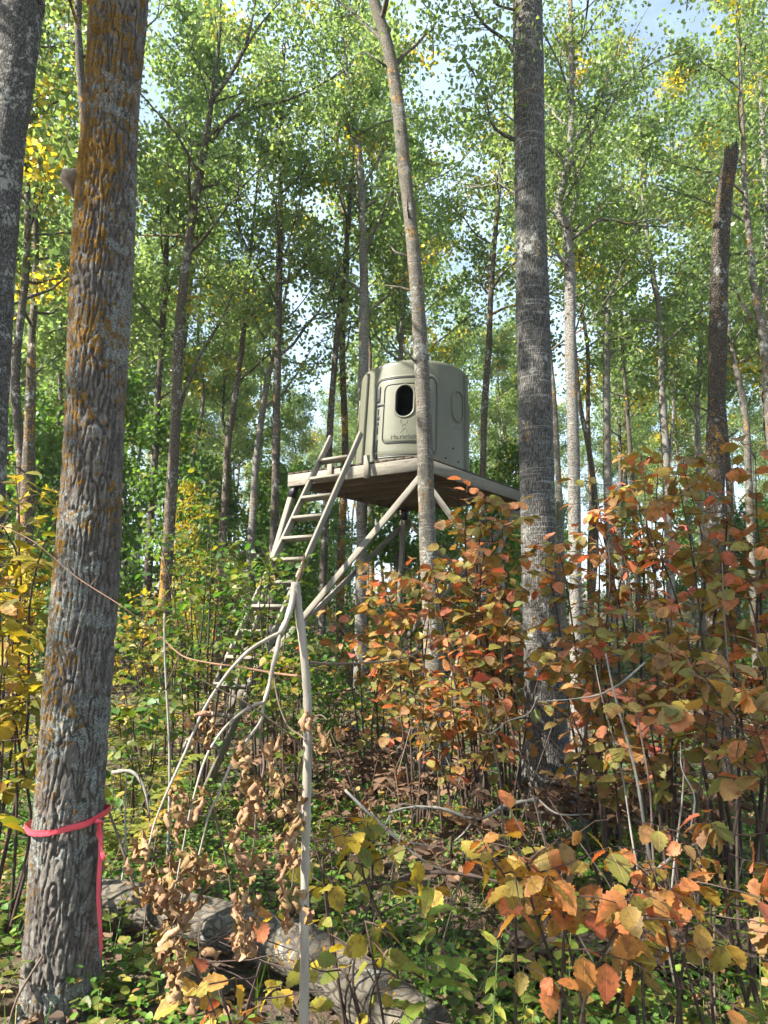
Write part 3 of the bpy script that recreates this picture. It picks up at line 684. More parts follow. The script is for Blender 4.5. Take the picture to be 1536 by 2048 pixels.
while cnt < 46 and tries < 6000:
    tries += 1
    y = 13.5 + 38 * random.random() ** 1.3; x = random.uniform(-1, 1) * (.66 * y + 1)
    if x > .2 * y and y < 22 and random.random() < .6: continue
    if any((x - a) ** 2 + (y - b) ** 2 < 1.6 ** 2 for a, b in tk): continue
    tk.append((x, y)); k = random.randrange(4); s = random.uniform(.55, 1.15)
    saps[k]['label'] = '%s leafy understorey sapling %s, %s' % ('tall' if s > .85 else 'small', 'far off' if y > 26 else 'midway', where(x, y))
    if not used_s[k]:
        used_s[k] = True; saps[k].location = (x, y, gz(x, y)); saps[k].scale = (s, s, s)
    else: dup(saps[k], (x, y, gz(x, y)), random.random() * 6.28, s, saps[k]['label'])
    cnt += 1
for x, y, s in ((-5.6, 10.5, .95), (-6.6, 12.5, 1.0), (-4.6, 14.5, 1.05), (-8, 14, 1)):
    k = random.randrange(8); dup(protos[k], (x, y, gz(x, y)), x * 5, s, 'nearby %s, %s' % (LOOK[k % 4], where(x, y)))
ys = proto_sapling(6, M['yellow'], 2500); ys['label'] = 'bright yellow sapling beside the orange foot of the forked tree'; ys['group'] = 'yellow saplings'
p = at(375, 1150, 12.8); ys.location = (p[0], p[1], gz(p[0], p[1])); ys.scale = (.42, .42, .42)
dup(ys, (at(460, 1200, 15)[0], 15, gz(-3, 15)), 1, .3, 'yellow sapling low among the trunks left of the ladder')
dup(ys, (at(20, 1200, 9)[0], 9, gz(-5, 9)), 2, .3, 'yellow sapling at the far left edge behind the yellow bush')

# ------------------------------------------------------------------ the hunting stand
PH = .583
U = np.array([-math.cos(PH), math.sin(PH), 0]); W = np.array([math.sin(PH), math.cos(PH), 0]); UP = np.array([0, 0, 1.])
FC = np.array([.546, 9.3, 0]); A_, B_ = 2.457, 3.435
Z0 = EYE + 1.833; RIM = .185
def board(name, p0, p1, w_, t_, upv, mat, parent, bev=.004, off=(0, 0, 0), ext=0):
    """a plank from p0 to p1, width along upv, own local axes with X along the grain"""
    p0 = np.array(p0, float); p1 = np.array(p1, float); d = p1 - p0; L = np.linalg.norm(d); d /= L
    y = np.cross(upv, d); y /= np.linalg.norm(y); z = np.cross(d, y)
    mb = MB(); h = np.array([L / 2 + ext, t_ / 2, w_ / 2]); b = bev
    pts = []
    for sx in (-1, 1):
        for (sy, sz, oy, oz) in ((-1, -1, b, 0), (-1, -1, 0, b), (-1, 1, 0, b), (-1, 1, b, 0), (1, 1, b, 0), (1, 1, 0, b), (1, -1, 0, b), (1, -1, b, 0)):
            pts.append([sx * h[0], sy * (h[1] - oy), sz * (h[2] - oz)])
    F = [np.array([[i, (i + 1) % 8, 8 + (i + 1) % 8, 8 + i] for i in range(8)]), np.array([[7, 6, 5, 4, 3, 2, 1, 0], [8, 9, 10, 11, 12, 13, 14, 15]])]
    mb.add(np.array(pts), F)
    o = obj(name, mb, mat, parent, smooth=False)
    c = (p0 + p1) / 2 + np.array(off) - np.array(parent.location)
    o.matrix_basis = Matrix(((d[0], y[0], z[0], c[0]), (d[1], y[1], z[1], c[1]), (d[2], y[2], z[2], c[2]), (0, 0, 0, 1)))
    return o
def build_platform():
    ctr = FC + U * A_ / 2 + W * B_ / 2
    root = thing('platform', 'raised timber deck on splayed braced legs carrying the hunting blind', 'platform', (ctr[0], ctr[1], gz(ctr[0], ctr[1])))
    wd, wu = M['wood'], M['wood_under']
    c = {'F': FC, 'L': FC + U * A_, 'R': FC + W * B_, 'B': FC + U * A_ + W * B_}
    zc = Z0 + RIM / 2; t = .038
    zz = lambda p, z: np.array([p[0], p[1], z])
    board('rim_board', zz(c['F'], zc), zz(c['L'], zc), RIM, t, UP, wd, root)
    board('rim_board', zz(c['F'] + W * t, zc), zz(c['R'], zc), RIM, t, UP, wd, root, off=U * t * .5)
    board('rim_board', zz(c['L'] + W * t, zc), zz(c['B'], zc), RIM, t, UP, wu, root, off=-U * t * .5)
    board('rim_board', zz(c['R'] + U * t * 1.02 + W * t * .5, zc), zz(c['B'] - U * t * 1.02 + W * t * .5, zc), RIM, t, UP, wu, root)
    n = 7
    for i in range(1, n):      # joists run parallel to the front rim
        q = FC + W * (B_ * i / n)
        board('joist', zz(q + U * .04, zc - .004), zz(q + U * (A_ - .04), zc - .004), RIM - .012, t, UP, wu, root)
    nb = 17; wb = A_ / nb
    for i in range(nb):        # deck planks run the other way on top of the joists
        q = FC + U * (wb * (i + .5))
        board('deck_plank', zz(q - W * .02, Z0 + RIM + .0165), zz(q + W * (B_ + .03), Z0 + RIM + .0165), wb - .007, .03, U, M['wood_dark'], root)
    legs = {}
    for k, (du, dw) in {'F': (-1, -1), 'L': (1, -1), 'R': (-1, 1), 'B': (1, 1)}.items():
        o = (U * du + W * dw) / math.sqrt(2); inn = -(U * du + W * dw) * .07
        top = c[k] + inn; top = zz(top, Z0 + .02); spl = {'F': .85, 'L': 1.05, 'R': 1.0, 'B': .9}[k]
        ft = top + o * spl; g = gz(ft[0], ft[1]); ft[2] = g - .1; legs[k] = (top, ft)
        board('leg', top, ft, .09, .09, U, wd, root, .006)
        dd = nrm(ft - top)
        b = board('bracket', top - dd * .0, top + dd * .2, .104, .104, U, M['black'], root, .003)
        mb = MB()
        for s in range(3):
            mb.box(dd * (.05 + .05 * s) - W * .055, (.014, .014, .008))
        obj('bolt', mb, M['black'], root, loc=top - np.array(root.location))
    def on(k, f): a, b = legs[k]; return a * (1 - f) + b * f
    def brace(a, fa, b, fb, side, o):
        board('brace', on(a, fa) + side * o, on(b, fb) + side * o, .088, .038, np.cross(side, nrm(on(b, fb) - on(a, fa))), wd, root)
    brace('F', .03, 'L', .86, -W, .067); pass
    brace('F', .05, 'R', .84, -U, .067); brace('R', .05, 'F', .84, -U, -.067)
    brace('B', .06, 'R', .8, W, .067); brace('R', .06, 'B', .8, W, -.067)
    brace('B', .1, 'L', .8, U, .067); pass
    # short cleats and nail heads on the front rim
    mb = MB()
    for i in range(14):
        q = FC + U * (A_ * (i + .5) / 14) - W * .021
        mb.box(zz(q, Z0 + .04 + (i % 2) * .1 + .012 * math.sin(i * 3)) - np.array(root.location), (.009, .009, .009))
    obj('nails', mb, M['black'], root, kind='stuff')
    return root
build_platform()

def build_ladder():
    outw = -W
    rt_top = np.array([-.335, 9.75, 4.07]); rb = rt_top + outw * 2.8 + np.array([0, 0, -4.45])
    w_ = .56
    root = thing('ladder', 'weathered wooden step ladder leaning on the front of the platform', 'ladder', (rb[0] + U[0] * w_ / 2, rb[1] + U[1] * w_ / 2, gz(rb[0], rb[1])))
    d = nrm(rb - rt_top); nrm_ = nrm(np.cross(d, U))
    board('rail', rt_top, rb, .088, .038, np.cross(U, d), M['wood'], root)
    board('rail', rt_top + U * w_ + d * -.02, rb + U * w_, .088, .038, np.cross(U, d), M['wood'], root)
    k = 0; z = 3.66
    while z > -.2:
        s = (rt_top[2] - z) / -d[2]; p = rt_top + d * s
        board('step', p + U * .02, p + U * (w_ - .02), .125, .038, -W * .95 + UP * .31, M['wood'], root, off=(0, 0, .001 * (k % 3)))
        z -= .3; k += 1
    # fixing blocks nailed to the rim beside each rail
    q = FC + W * -.04
    s0 = np.dot(rt_top - FC, U) 
    board('fixing_block', np.array([*(FC + U * (s0 - .055) - W * .04)[:2], Z0 - .03]), np.array([*(FC + U * (s0 - .055) - W * .04)[:2], Z0 + .31]), .088, .038, U, M['wood'], root)
    board('fixing_block', np.array([*(FC + U * (s0 + w_ + .06) - W * .04)[:2], Z0 + .0]), np.array([*(FC + U * (s0 + w_ + .06) - W * .04)[:2], Z0 + .27]), .088, .038, U, M['wood'], root)
build_ladder()

# --- the moulded blind
BC = np.array([.45, 10.86]); BZ = Z0 + RIM + .0325; BH = 1.6; BRB, BRT = .925, .865
def brad(z): return BRB + (BRT - BRB) * np.clip(z / BH, 0, 1) ** .9
def S(th, z, o=0.0):
    """th = angle from the direction facing the camera, positive to the right"""
    th = np.asarray(th, float); z = np.asarray(z, float)
    r = brad(z) + o
    x = BC[0] + r * np.sin(th) + .035 * z; y = BC[1] - r * np.cos(th)
    return np.stack([x, y, BZ + z], -1)
def outline_rr(t0, t1, z0, z1, rad, n=72):
    """rounded rectangle in (arc metres, z), n points, starting at angle 0"""
    cx, cz = (t0 + t1) / 2, (z0 + z1) / 2; hx, hz = (t1 - t0) / 2, (z1 - z0) / 2
    a = np.linspace(0, 2 * np.pi, n, endpoint=False); c_, s_ = np.cos(a), np.sin(a)
    # superellipse-ish by ray casting the rounded box
    P = []
    for ca, sa in zip(c_, s_):
        lo, hi = 0, 4
        for _ in range(26):
            m = (lo + hi) / 2; x, z = abs(ca) * m * hx, abs(sa) * m * hz
            dx, dz = max(x - (hx - rad), 0), max(z - (hz - rad), 0)
            if math.hypot(dx, dz) <= rad and x <= hx and z <= hz: lo = m
            else: hi = m
        P.append((cx + ca * lo * hx, cz + sa * lo * hz))
    return np.array(P)
def arc(P, o): return S(P[:, 0] / .9, P[:, 1], o)
def ring_faces(k, n, base=0):
    j = np.arange(n); j2 = (j + 1) % n
    return np.vstack([np.stack([base + i * n + j, base + i * n + j2, base + (i + 1) * n + j2, base + (i + 1) * n + j], 1) for i in range(k - 1)])
def panel(outer, inner, o0, o1, rings=5, bevel=.006, back=None):
    """a curved slab between two outlines, from offset o0 up to o1"""
    n = len(outer); rows = [arc(outer, o0)]
    ctr = outer.mean(0); sh = outer + nrm(ctr - outer) * bevel
    rows.append(arc(outer, o1 - bevel * .5)); rows.append(arc(sh, o1))
    inn = inner if inner is not None else ctr + (outer - ctr) * .02
    for f in np.linspace(0, 1, rings + 1)[1:]: rows.append(arc(sh * (1 - f) + inn * f, o1))
    if inner is not None: rows.append(arc(inn, o0 if back is None else back))
    V = np.vstack(rows); F = [ring_faces(len(rows), n)[:, ::-1]]
    if inner is None:
        V = np.vstack([V, arc(ctr[None], o1)]); b = (len(rows) - 1) * n; j = np.arange(n); F.append(np.stack([b + (j + 1) % n, b + j, j * 0 + len(V) - 1], 1))
    return V, F
def build_blind():
    root = thing('hunting_blind', 'round olive green plastic hunting blind with dark oval windows on the deck', 'hunting blind', (BC[0], BC[1], BZ))
    off = np.array(root.location)
    A = lambda deg: R(deg)
    door = dict(t0=R(-41) * .9, t1=R(19) * .9, z0=.15, z1=1.33)
    wins = [(-88, True), (48, False), (97, True), (150, True), (-150, True)]
    # shell with real openings
    nth, nz_ = 360, 96
    zs = np.linspace(0, BH - .07, nz_)
    prof = [(z, 0.0) for z in zs] 
    for a in np.linspace(0, 90, 10)[1:]:
        prof.append((BH - .07 + .07 * math.sin(R(a)), -(.07 - .07 * math.cos(R(a)))))
    for rr in (.25, .45, .62, .74, .80): prof.append((BH + .05 * (rr / .8) ** .8, -.07 - rr * .98))
    th = np.arange(nth) / nth * 2 * np.pi - np.pi
    rows = []
    for z, o in prof:
        rr = np.maximum(brad(min(z, BH)) + o, .002)
        x = BC[0] + rr * np.sin(th) + .035 * min(z, BH); y = BC[1] - rr * np.cos(th); rows.append(np.stack([x, y, BZ + z + .05 * np.cos(th) * (rr / .9) * sst(1.2, 1.6, z)], 1))
    V = np.vstack(rows); F = ring_faces(len(rows), nth)
    row = F[:, 0] // nth; col = F[:, 0] % nth
    keep = np.ones(len(F), bool)
    zc = np.array([p[0] for p in prof])[row] + .008; tc_ = np.degrees(th[col]) + .5
    def oval(tdeg, zc_, hw, hh): 
        dx = np.abs((tc_ - tdeg + 180) % 360 - 180) * np.pi / 180 * .9; dz = np.maximum(np.abs(zc - zc_) - (hh - hw), 0)
        return np.hypot(dx, dz) < hw
    for wd, op in wins:
        if op: keep &= ~oval(wd, .97, .125, .235)
    keep &= ~oval(-11, .97, .16, .28)
    Fk = F[keep]
    body = MB().add(V - off, [Fk]); obj('shell', body, M['blind'], root)
    # dark inner lining, real thickness
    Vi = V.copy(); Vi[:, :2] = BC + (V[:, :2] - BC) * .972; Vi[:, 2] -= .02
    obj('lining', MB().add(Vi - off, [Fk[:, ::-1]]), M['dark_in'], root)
    # mounting flange seams
    for deg in (-57, 62, 180):
        zf = np.linspace(.0, BH - .07, 40); o = []
        for sgn, oo in ((-1, .0), (-1, .06), (1, .06), (1, 0)):
            o.append(S(np.full(40, R(deg) + sgn * .011), zf, oo - .004) )
        V_ = np.vstack(o); i = np.arange(39)
        Fs = [np.stack([a * 40 + i, a * 40 + i + 1, (a + 1) * 40 + i + 1, (a + 1) * 40 + i], 1) for a in range(3)] + [np.array([[39, 79, 119, 159], [0, 120, 80, 40]])]
        obj('flange', MB().add(V_ - off, Fs), M['blind'], root, smooth=False)
    # door frame ridge, seal, door leaf with window hole, raised inner panel
    fo = outline_rr(door['t0'] - .05, door['t1'] + .05, door['z0'] - .035, door['z1'] + .06, .11)
    fi = outline_rr(door['t0'] - .02, door['t1'] + .02, door['z0'] - .012, door['z1'] + .022, .09)
    V_, Fs = panel(fo, fi, -.004, .014, 1, .006, back=.002); obj('door_frame', MB().add(V_ - off, Fs), M['blind'], root)
    so = outline_rr(door['t0'] - .021, door['t1'] + .021, door['z0'] - .013, door['z1'] + .023, .09)
    si = outline_rr(door['t0'] + .004, door['t1'] - .004, door['z0'] + .004, door['z1'] - .004, .08)
    V_, Fs = panel(so, si, .0, .0185, 1, .001, back=.001); obj('door_seal', MB().add(V_ - off, Fs), M['black'], root)
    do = outline_rr(door['t0'], door['t1'], door['z0'], door['z1'], .085)
    wc = R(-11) * .9
    def wo(hw, hh, c=wc, z=.97): return outline_rr(c - hw, c + hw, z - hh, z + hh, hw * .999)
    V_, Fs = panel(do, wo(.132, .245), .001, .02, 8, .007, back=-.02)
    d = obj('door', MB().add(V_ - off, Fs), M['blind'], root)
    po = outline_rr(door['t0'] + .15, door['t1'] - .12, door['z0'] + .19, door['z1'] - .09, .075)
    def child(name, V_, Fs, mat, smooth=True, parent=d):
        return obj(name, MB().add(V_ - off, Fs), mat, parent, smooth=smooth)
    gi = outline_rr(door['t0'] + .158, door['t1'] - .128, door['z0'] + .198, door['z1'] - .098, .07)
    go = outline_rr(door['t0'] + .138, door['t1'] - .108, door['z0'] + .178, door['z1'] - .078, .085)
    V_, Fs = panel(go, po, .019, .0335, 1, .001, back=.02); child('panel_groove', V_, Fs, M['black'])
    V_, Fs = panel(gi, wo(.136, .248), .018, .032, 8, .006, back=.0); child('door_panel', V_, Fs, M['blind'])
    V_, Fs = panel(wo(.152, .265), wo(.131, .242), .03, .046, 1, .005, back=.0); child('window_frame', V_, Fs, M['blind'])
    V_, Fs = panel(wo(.134, .245), wo(.124, .234), .0, .036, 1, .001, back=-.02); child('window_seal', V_, Fs, M['black'])
    # rough torn liner round the door window
    a = np.linspace(0, 2 * np.pi, 60, endpoint=False); 
    # hinges and straps on the left edge
    tx = door['t0'] + .035
    for (z0, z1, w_) in ((1.0, 1.25, .055), (.12, .2, .05), (.22, .42, .045)):
        V_, Fs = panel(outline_rr(tx - w_ / 2, tx + w_ / 2, z0, z1, .008, 32), None, .015, .036, 2, .003); child('hinge', V_, Fs, M['black'])
    for (z0, z1, w_) in ((.93, .965, .07), (.72, .78, .04), (.5, .62, .018), (.8, .9, .014), (.64, .69, .03)):
        V_, Fs = panel(outline_rr(tx - w_ / 2 + .01, tx + w_ / 2 + .01, z0, z1, .006, 24), None, .015, .032, 2, .002); child('latch', V_, Fs, M['black'])
    V_, Fs = panel(outline_rr(tx + .02, tx + .13, .935, .96, .006, 24), None, .015, .034, 2, .002); child('latch_bar', V_, Fs, M['black'])
    # the other windows
    for wd, op in wins:
        c = R(wd) * .9
        wf = thing_part = obj('window_frame', MB().add(*[(lambda q: q[0] - off)(panel(wo(.15, .262, c), wo(.115, .226, c), -.004, .022, 1, .007, back=-.02)), panel(wo(.15, .262, c), wo(.115, .226, c), -.004, .022, 1, .007, back=-.02)[1]]), M['blind'], root)
        if not op:
            V_, Fs = panel(wo(.117, .228, c), None, -.01, .006, 4, .005); obj('window_cover', MB().add(V_ - off, Fs), M['blind'], wf)
            q = arc(wo(.116, .227, c), .0075); m_ = (np.arange(len(q)) > len(q) * .76) | (np.arange(len(q)) < len(q) * .17)
            idx = np.concatenate([np.arange(int(len(q) * .76), len(q)), np.arange(0, int(len(q) * .17))]); V_, Fs = tube(q[idx], .005, 6)
            obj('window_seal', MB().add(V_ - off, Fs), M['black'], wf)
        else:
            V_, Fs = panel(wo(.117, .228, c), wo(.1, .21, c), -.01, .012, 1, .002, back=-.025); obj('window_seal', MB().add(V_ - off, Fs), M['black'], wf)
    # bolt holes low on the right
    for (px, py) in ((906, 897), (890, 916), (917, 924)):
        p = at(px, py, 10.2); thx = math.asin(max(-1, min(1, (p[0] - BC[0] - .01) / brad(.3)))); z = at(px, py, BC[1] - brad(.3) * math.cos(thx))[2] - BZ
        mb = MB(); c0 = S(thx, z, .004) - off; nrm0 = np.array([math.sin(thx), -math.cos(thx), 0]); V_, Fs = tube(np.array([c0 - nrm0 * .01, c0 + nrm0 * .003]), .017, 14)
        obj('drain_plug', MB().add(V_, Fs), M['black'], root)
    # small step ridge low on the right wall
    V_, Fs = panel(outline_rr(R(40) * .9, R(60) * .9, .615, .622, .003, 24), None, -.002, .004, 1, .001); obj('mould_line', MB().add(V_ - off, Fs), M['blind'], root)
    # embossed word and antlered head on the door
    cu = bpy.data.curves.new('word', 'FONT'); cu.body = 'Maverick'; cu.size = .095; cu.extrude = .007; cu.align_x = 'CENTER'; cu.space_character = 1.05
    to = bpy.data.objects.new('word', cu); C.objects.link(to)
    dg = bpy.context.evaluated_depsgraph_get(); me = bpy.data.meshes.new_from_object(to.evaluated_get(dg)); bpy.data.objects.remove(to)
    co = np.array([v.co[:] for v in me.vertices]); th_ = (wc - .01 + co[:, 0]) / .9
    P = S(th_, .395 + co[:, 1], .0) ; nn = np.stack([np.sin(th_), -np.cos(th_), 0 * th_], 1)
    P = P + nn * (.0335 + co[:, 2:3])
    me.vertices.foreach_set('co', (P - off).astype(np.float32).ravel()); me.update()
    o = obj('lettering', me, M['blind'], d)
    mb = MB()
    def stroke(pts, r):
        q = smooth_path(np.array(pts), 4); V_, Fs = tube(S((wc + q[:, 0]) / .9, q[:, 1], .033), r, 6); mb.add(V_ - off, Fs)
    for sx in (-1, 1):
        stroke([(sx * .01, .6), (sx * .04, .625), (sx * .055, .66), (sx * .035, .69)], .004)
        stroke([(sx * .045, .635), (sx * .03, .655)], .003)
    stroke([(-.012, .6), (-.02, .56), (-.002, .525), (.018, .56), (.01, .6), (-.012, .6)], .004)
    stroke([(.02, .56), (.045, .52), (.05, .48)], .0035); stroke([(.0, .525), (-.03, .5), (-.05, .48)], .0035)
    obj('emblem', mb, M['blind'], d)
build_blind()
def tyre_like():
    p = at(815, 1470, 9.0)
    root = thing('black_tub', 'black plastic tub half hidden in dry weeds below the platform', 'tub', (p[0] - .15, 9.4, gz(p[0], 9.4)))
    prof = [(0, .0), (.2, .0), (.22, .02), (.27, .34), (.3, .34), (.3, .37), (.27, .37), (.25, .3), (.2, .05), (0, .05)]
    n = 28; a = np.arange(n) / n * 6.283
    V = np.vstack([np.stack([r_ * np.cos(a), r_ * np.sin(a), np.full(n, z)], 1) for r_, z in prof]); F = [ring_faces(len(prof), n)]
    obj('shell', MB().add(V, F), M['tire'], root)
    p = at(694, 1440, 9.6)
    r2 = thing('black_bucket', 'small black bucket among brown bracken below the platform', 'bucket', (p[0], 9.6, gz(p[0], 9.6)))
    prof = [(0, .0), (.1, .0), (.14, .3), (.15, .3), (.15, .33), (.13, .33), (.1, .05), (0, .05)]
    V = np.vstack([np.stack([r_ * np.cos(a), r_ * np.sin(a), np.full(n, z)], 1) for r_, z in prof])
    obj('shell', MB().add(V, [ring_faces(len(prof), n)]), M['tire'], r2)
    aa = np.linspace(0, np.pi, 14); q = np.stack([.145 * np.cos(aa), 0 * aa - .02, .3 + .12 * np.sin(aa)], 1); obj('handle', MB().add(*tube(q, .005, 6)), M['black'], r2)
tyre_like()

# ------------------------------------------------------------------ single leaves
def leaf_template(kind, seed, curl=.15, crumple=0.0, teeth=.07, rows=13):
    rng = np.random.default_rng(seed); t = np.linspace(0, 1, rows)
    if kind == 'ovate': w_ = .36 * np.sin(np.pi * t ** .75) ** .75
    elif kind == 'lance': w_ = .15 * np.sin(np.pi * t ** .85) ** .8
    else: w_ = .42 * np.sin(np.pi * t ** .65) ** .65
    w_[0] = .015; w_[-1] = .008
    w_[1:-1] *= 1 + teeth * np.where(np.arange(rows - 2) % 2, 1, -1) * 1.6
    ax = np.array([-1, -.5, 0, .5, 1]) if crumple else np.array([-1, 0, 1]); V = []; nc = len(ax)
    b0, b1 = rng.normal() * curl, curl * rng.uniform(.5, 1.6)
    for i, y in enumerate(t):
        for a in ax:
            x = a * w_[i]; z = -b1 * y * y + .22 * abs(x) + b0 * x * y + .02 * math.sin(y * 28) * abs(a) + rng.normal() * .006
            V.append([x, y * (1 - b1 * .3 * y), z])
    V = np.array(V)
    if crumple:
        cx = V[:, 0].copy(); cy = V[:, 1].copy(); ph = rng.random(4) * 6.28; k = rng.uniform(4.5, 8)
        V[:, 0] = np.sin(cx * k) / k + .05 * np.sin(cy * 9 + ph[0]); V[:, 2] = (1 - np.cos(cx * k)) / k * rng.choice([-1, 1]) + .13 * np.sin(cy * 5.5 + ph[1]) + .07 * np.sin(cy * 13 + cx * 9 + ph[2]) - .25 * cy * cy
        V[:, 1] = cy * .85 + .06 * np.sin(cx * 14 + ph[3]); V += rng.normal(size=V.shape) * .012
    # petiole
    i = np.arange(rows - 1)[:, None] * nc + np.arange(nc - 1)[None]; i = i.ravel()
    F = [np.stack([i, i + 1, i + nc + 1, i + nc], 1)]
    n0 = len(V); V = np.vstack([V, [[-.012, -.2, .05], [.012, -.2, .05], [.012, .02, 0], [-.012, .02, 0]]]); F.append(np.array([[n0, n0 + 1, n0 + 2, n0 + 3]]))
    return MB().add(V, F)
LEAF = {}
def leafset(key, kind, mat, n=5, **k):
    L = []
    for s in range(n):
        me = leaf_template(kind, hash_(key) + s, **k).mesh('leaf'); me.materials.append(M[mat]); L.append(me)
    LEAF[key] = L
def hash_(s): return sum(ord(c) * (i + 3) for i, c in enumerate(s))
leafset('autumn', 'ovate', 'autumn'); leafset('orange', 'ovate', 'autumn_bright'); leafset('yellow', 'ovate', 'yel_obj'); leafset('green', 'ovate', 'grn_obj', curl=.1)
leafset('round', 'round', 'grn_obj', curl=.1); leafset('lily', 'lance', 'lily', curl=.35, teeth=0); leafset('dead', 'round', 'dead', 10, crumple=.8, curl=.5, rows=9, teeth=.08)
leafset('bright', 'ovate', 'lily', curl=.12, teeth=.01)
def put_leaf(key, parent, p, D, Nn, size, rng, label=None):
    me = LEAF[key][rng.integers(len(LEAF[key]))]
    o = bpy.data.objects.new('leaf', me); C.objects.link(o); o.parent = parent
    X, Y, Z = frames(np.asarray(D)[None], np.asarray(Nn)[None]); X, Y, Z = X[0] * size, Y[0] * size, Z[0] * size
    o.matrix_basis = Matrix(((X[0], Y[0], Z[0], p[0]), (X[1], Y[1], Z[1], p[1]), (X[2], Y[2], Z[2], p[2]), (0, 0, 0, 1)))
    return o

def shrub(label, px, top, d, key, nstem=5, spread=.6, size=.08, count=200, extra=0, farmat='autumn_far', rng_seed=0, stemm='stem_dark', group=None, name='shrub', low=.3, droop=.5, arch=.25, cat='shrub', leanx=0., foot=None):
    rng = np.random.default_rng(rng_seed + int(px) + int(d * 10))
    tp = at(px, top, d); x0 = (foot if foot is not None else tp[0]) - leanx; y0 = d; g = gz(x0, y0); H = tp[2] - g
    root = thing(name, label, cat, (x0, y0, g), group)
    nodes = []
    for s in range(nstem):
        a = s / nstem * 6.283 + rng.random() * .9; rr = spread * rng.uniform(.35, 1.0); h = H * rng.uniform(.72, 1.0) if s else H
        endp = np.array([math.cos(a) * rr + leanx, math.sin(a) * rr * .8, h]) if s else np.array([leanx, 0, h])
        b0 = np.array([math.cos(a) * .06, math.sin(a) * .06, -.03])
        P = [b0, b0 * .5 + endp * np.array([.3, .3, .4]) + rng.normal(size=3) * .04, endp * np.array([.6, .6, .78]) + rng.normal(size=3) * .05, endp + np.array([0, 0, -arch * h * .12 * rng.random()])]
        q = smooth_path(P, 6); r0 = .004 + .0035 * H; obj('stem', MB().add(*tube(q, np.linspace(r0, .0022, len(q)), 6)), M[stemm], root)
        # side twigs bearing opposite leaves
        nside = max(5, int(h * 6)); mb = MB()
        for k in range(nside):
            f = low + (1 - low) * (k + rng.random()) / nside; i = min(int(f * (len(q) - 1)), len(q) - 2); p = q[i] + (q[i + 1] - q[i]) * rng.random()
            az = rng.random() * 6.283; L = (.16 + .34 * rng.random()) * (1.25 - .5 * f) * (.6 + spread * .6)
            dd = np.array([math.cos(az), math.sin(az), .35 + rng.normal() * .2]); w_ = [p]
            for m in range(5):
                dd = nrm(dd + rng.normal(size=3) * .12 + np.array([0, 0, -.07 * droop])); w_.append(w_[-1] + dd * L / 5)
            w_ = np.array(w_); mb.add(*tube(w_, np.linspace(.0028, .0013, 6), 4, False))
            for m in range(1, 6): nodes.append((w_[m], nrm(w_[m] - w_[m - 1]), m == 5))
        for k in range(len(q) // 2, len(q)): nodes.append((q[k], nrm(q[k] - q[k - 1]), k == len(q) - 1))
        obj('twigs', mb, M[stemm], root, kind='stuff')
    rng.shuffle(nodes)
    used_ = 0; P_, D_, N_, S_ = [], [], [], []
    tot = count + extra; i = 0
    while used_ < tot:
        p, t_, tip = nodes[i % len(nodes)]; i += 1
        side = nrm(np.cross(t_, [0, 0, 1]) + rng.normal(size=3) * .25)
        for sg in (-1, 1):
            if used_ >= tot: break
            D = nrm(side * sg * .8 + t_ * .45 + np.array([0, 0, -droop * rng.uniform(.2, 1.3)]) + rng.normal(size=3) * .2)
            Nn = nrm(np.array([0, 0, 1.]) + rng.normal(size=3) * .45)
            sz = size * rng.uniform(.55, 1.2); q = p + D * sz * .2 + (rng.normal(size=3) * .02 if i > len(nodes) else 0)
            if used_ < count: put_leaf(key, root, q, D, Nn, sz, rng)
            else: P_.append(q); D_.append(D); N_.append(Nn); S_.append(sz)
            used_ += 1
    if P_:
        mb = MB(); V = np.array([[0, 0, 0], [.3, .25, .07], [.36, .5, .06], [.2, .8, .0], [0, 1, -.12], [-.2, .8, 0], [-.36, .5, .06], [-.3, .25, .07], [0, .5, 0]])
        F = [np.array([[0, 1, 2, 8], [8, 2, 3, 4], [0, 8, 6, 7], [8, 4, 5, 6]])]
        scatter(mb, (V, F), np.array(P_), np.array(D_), np.array(N_), np.array(S_), rng.random(len(P_))); obj('foliage', mb, M[farmat], root, attr=True, kind='stuff')
    return root
OG = 'orange leaved bushes right of the platform'
shrub('tall orange bush with pink leaf tips below the right corner of the deck', 935, 955, 5.2, 'autumn', 6, .45, 0.103, 260, 45, group=OG)
shrub('thin orange bush hiding the right corner of the deck, left of the massive trunk', 1000, 985, 4.9, 'autumn', 5, .35, .1, 230, group=OG, rng_seed=2)
shrub('low orange bush spreading under the middle of the platform', 745, 1165, 6.4, 'autumn', 6, .6, 0.103, 240, 30, group=OG)
shrub('orange bush in front of the foot of the slender leaning trunk', 835, 1130, 5.6, 'autumn', 6, .5, 0.103, 260, 45, group=OG)
shrub('dense reddish bush left of the massive dark trunk base', 990, 1150, 4.8, 'autumn', 6, .5, 0.103, 270, 45, group=OG)
shrub('brown leaved bush immediately right of the massive dark trunk', 1185, 1010, 5.0, 'autumn', 6, .5, 0.103, 270, 60, group=OG)
shrub('tall bush with olive and red leaves right of the crooked tree', 1285, 905, 4.9, 'autumn', 6, .5, 0.109, 270, 60, group=OG)
shrub('tallest autumn bush, covering the thick snag at the right', 1420, 885, 4.2, 'autumn', 7, .5, 0.109, 280, 66, group=OG)
shrub('olive and rust coloured bush at the right edge', 1510, 900, 3.9, 'autumn', 6, .45, 0.109, 280, 60, group=OG)
shrub('rusty bush low in front of the massive dark trunk, right side', 1200, 1215, 4.0, 'autumn', 6, .45, 0.097, 260, 36, group=OG)
shrub('thin rusty bush below and left of the massive dark trunk', 905, 1330, 4.6, 'autumn', 5, .45, 0.097, 200, 18, group=OG)
shrub('orange bush with bare lower stems in the right middle ground', 1330, 1230, 3.6, 'autumn', 6, .45, 0.097, 260, 30, group=OG, low=.5)
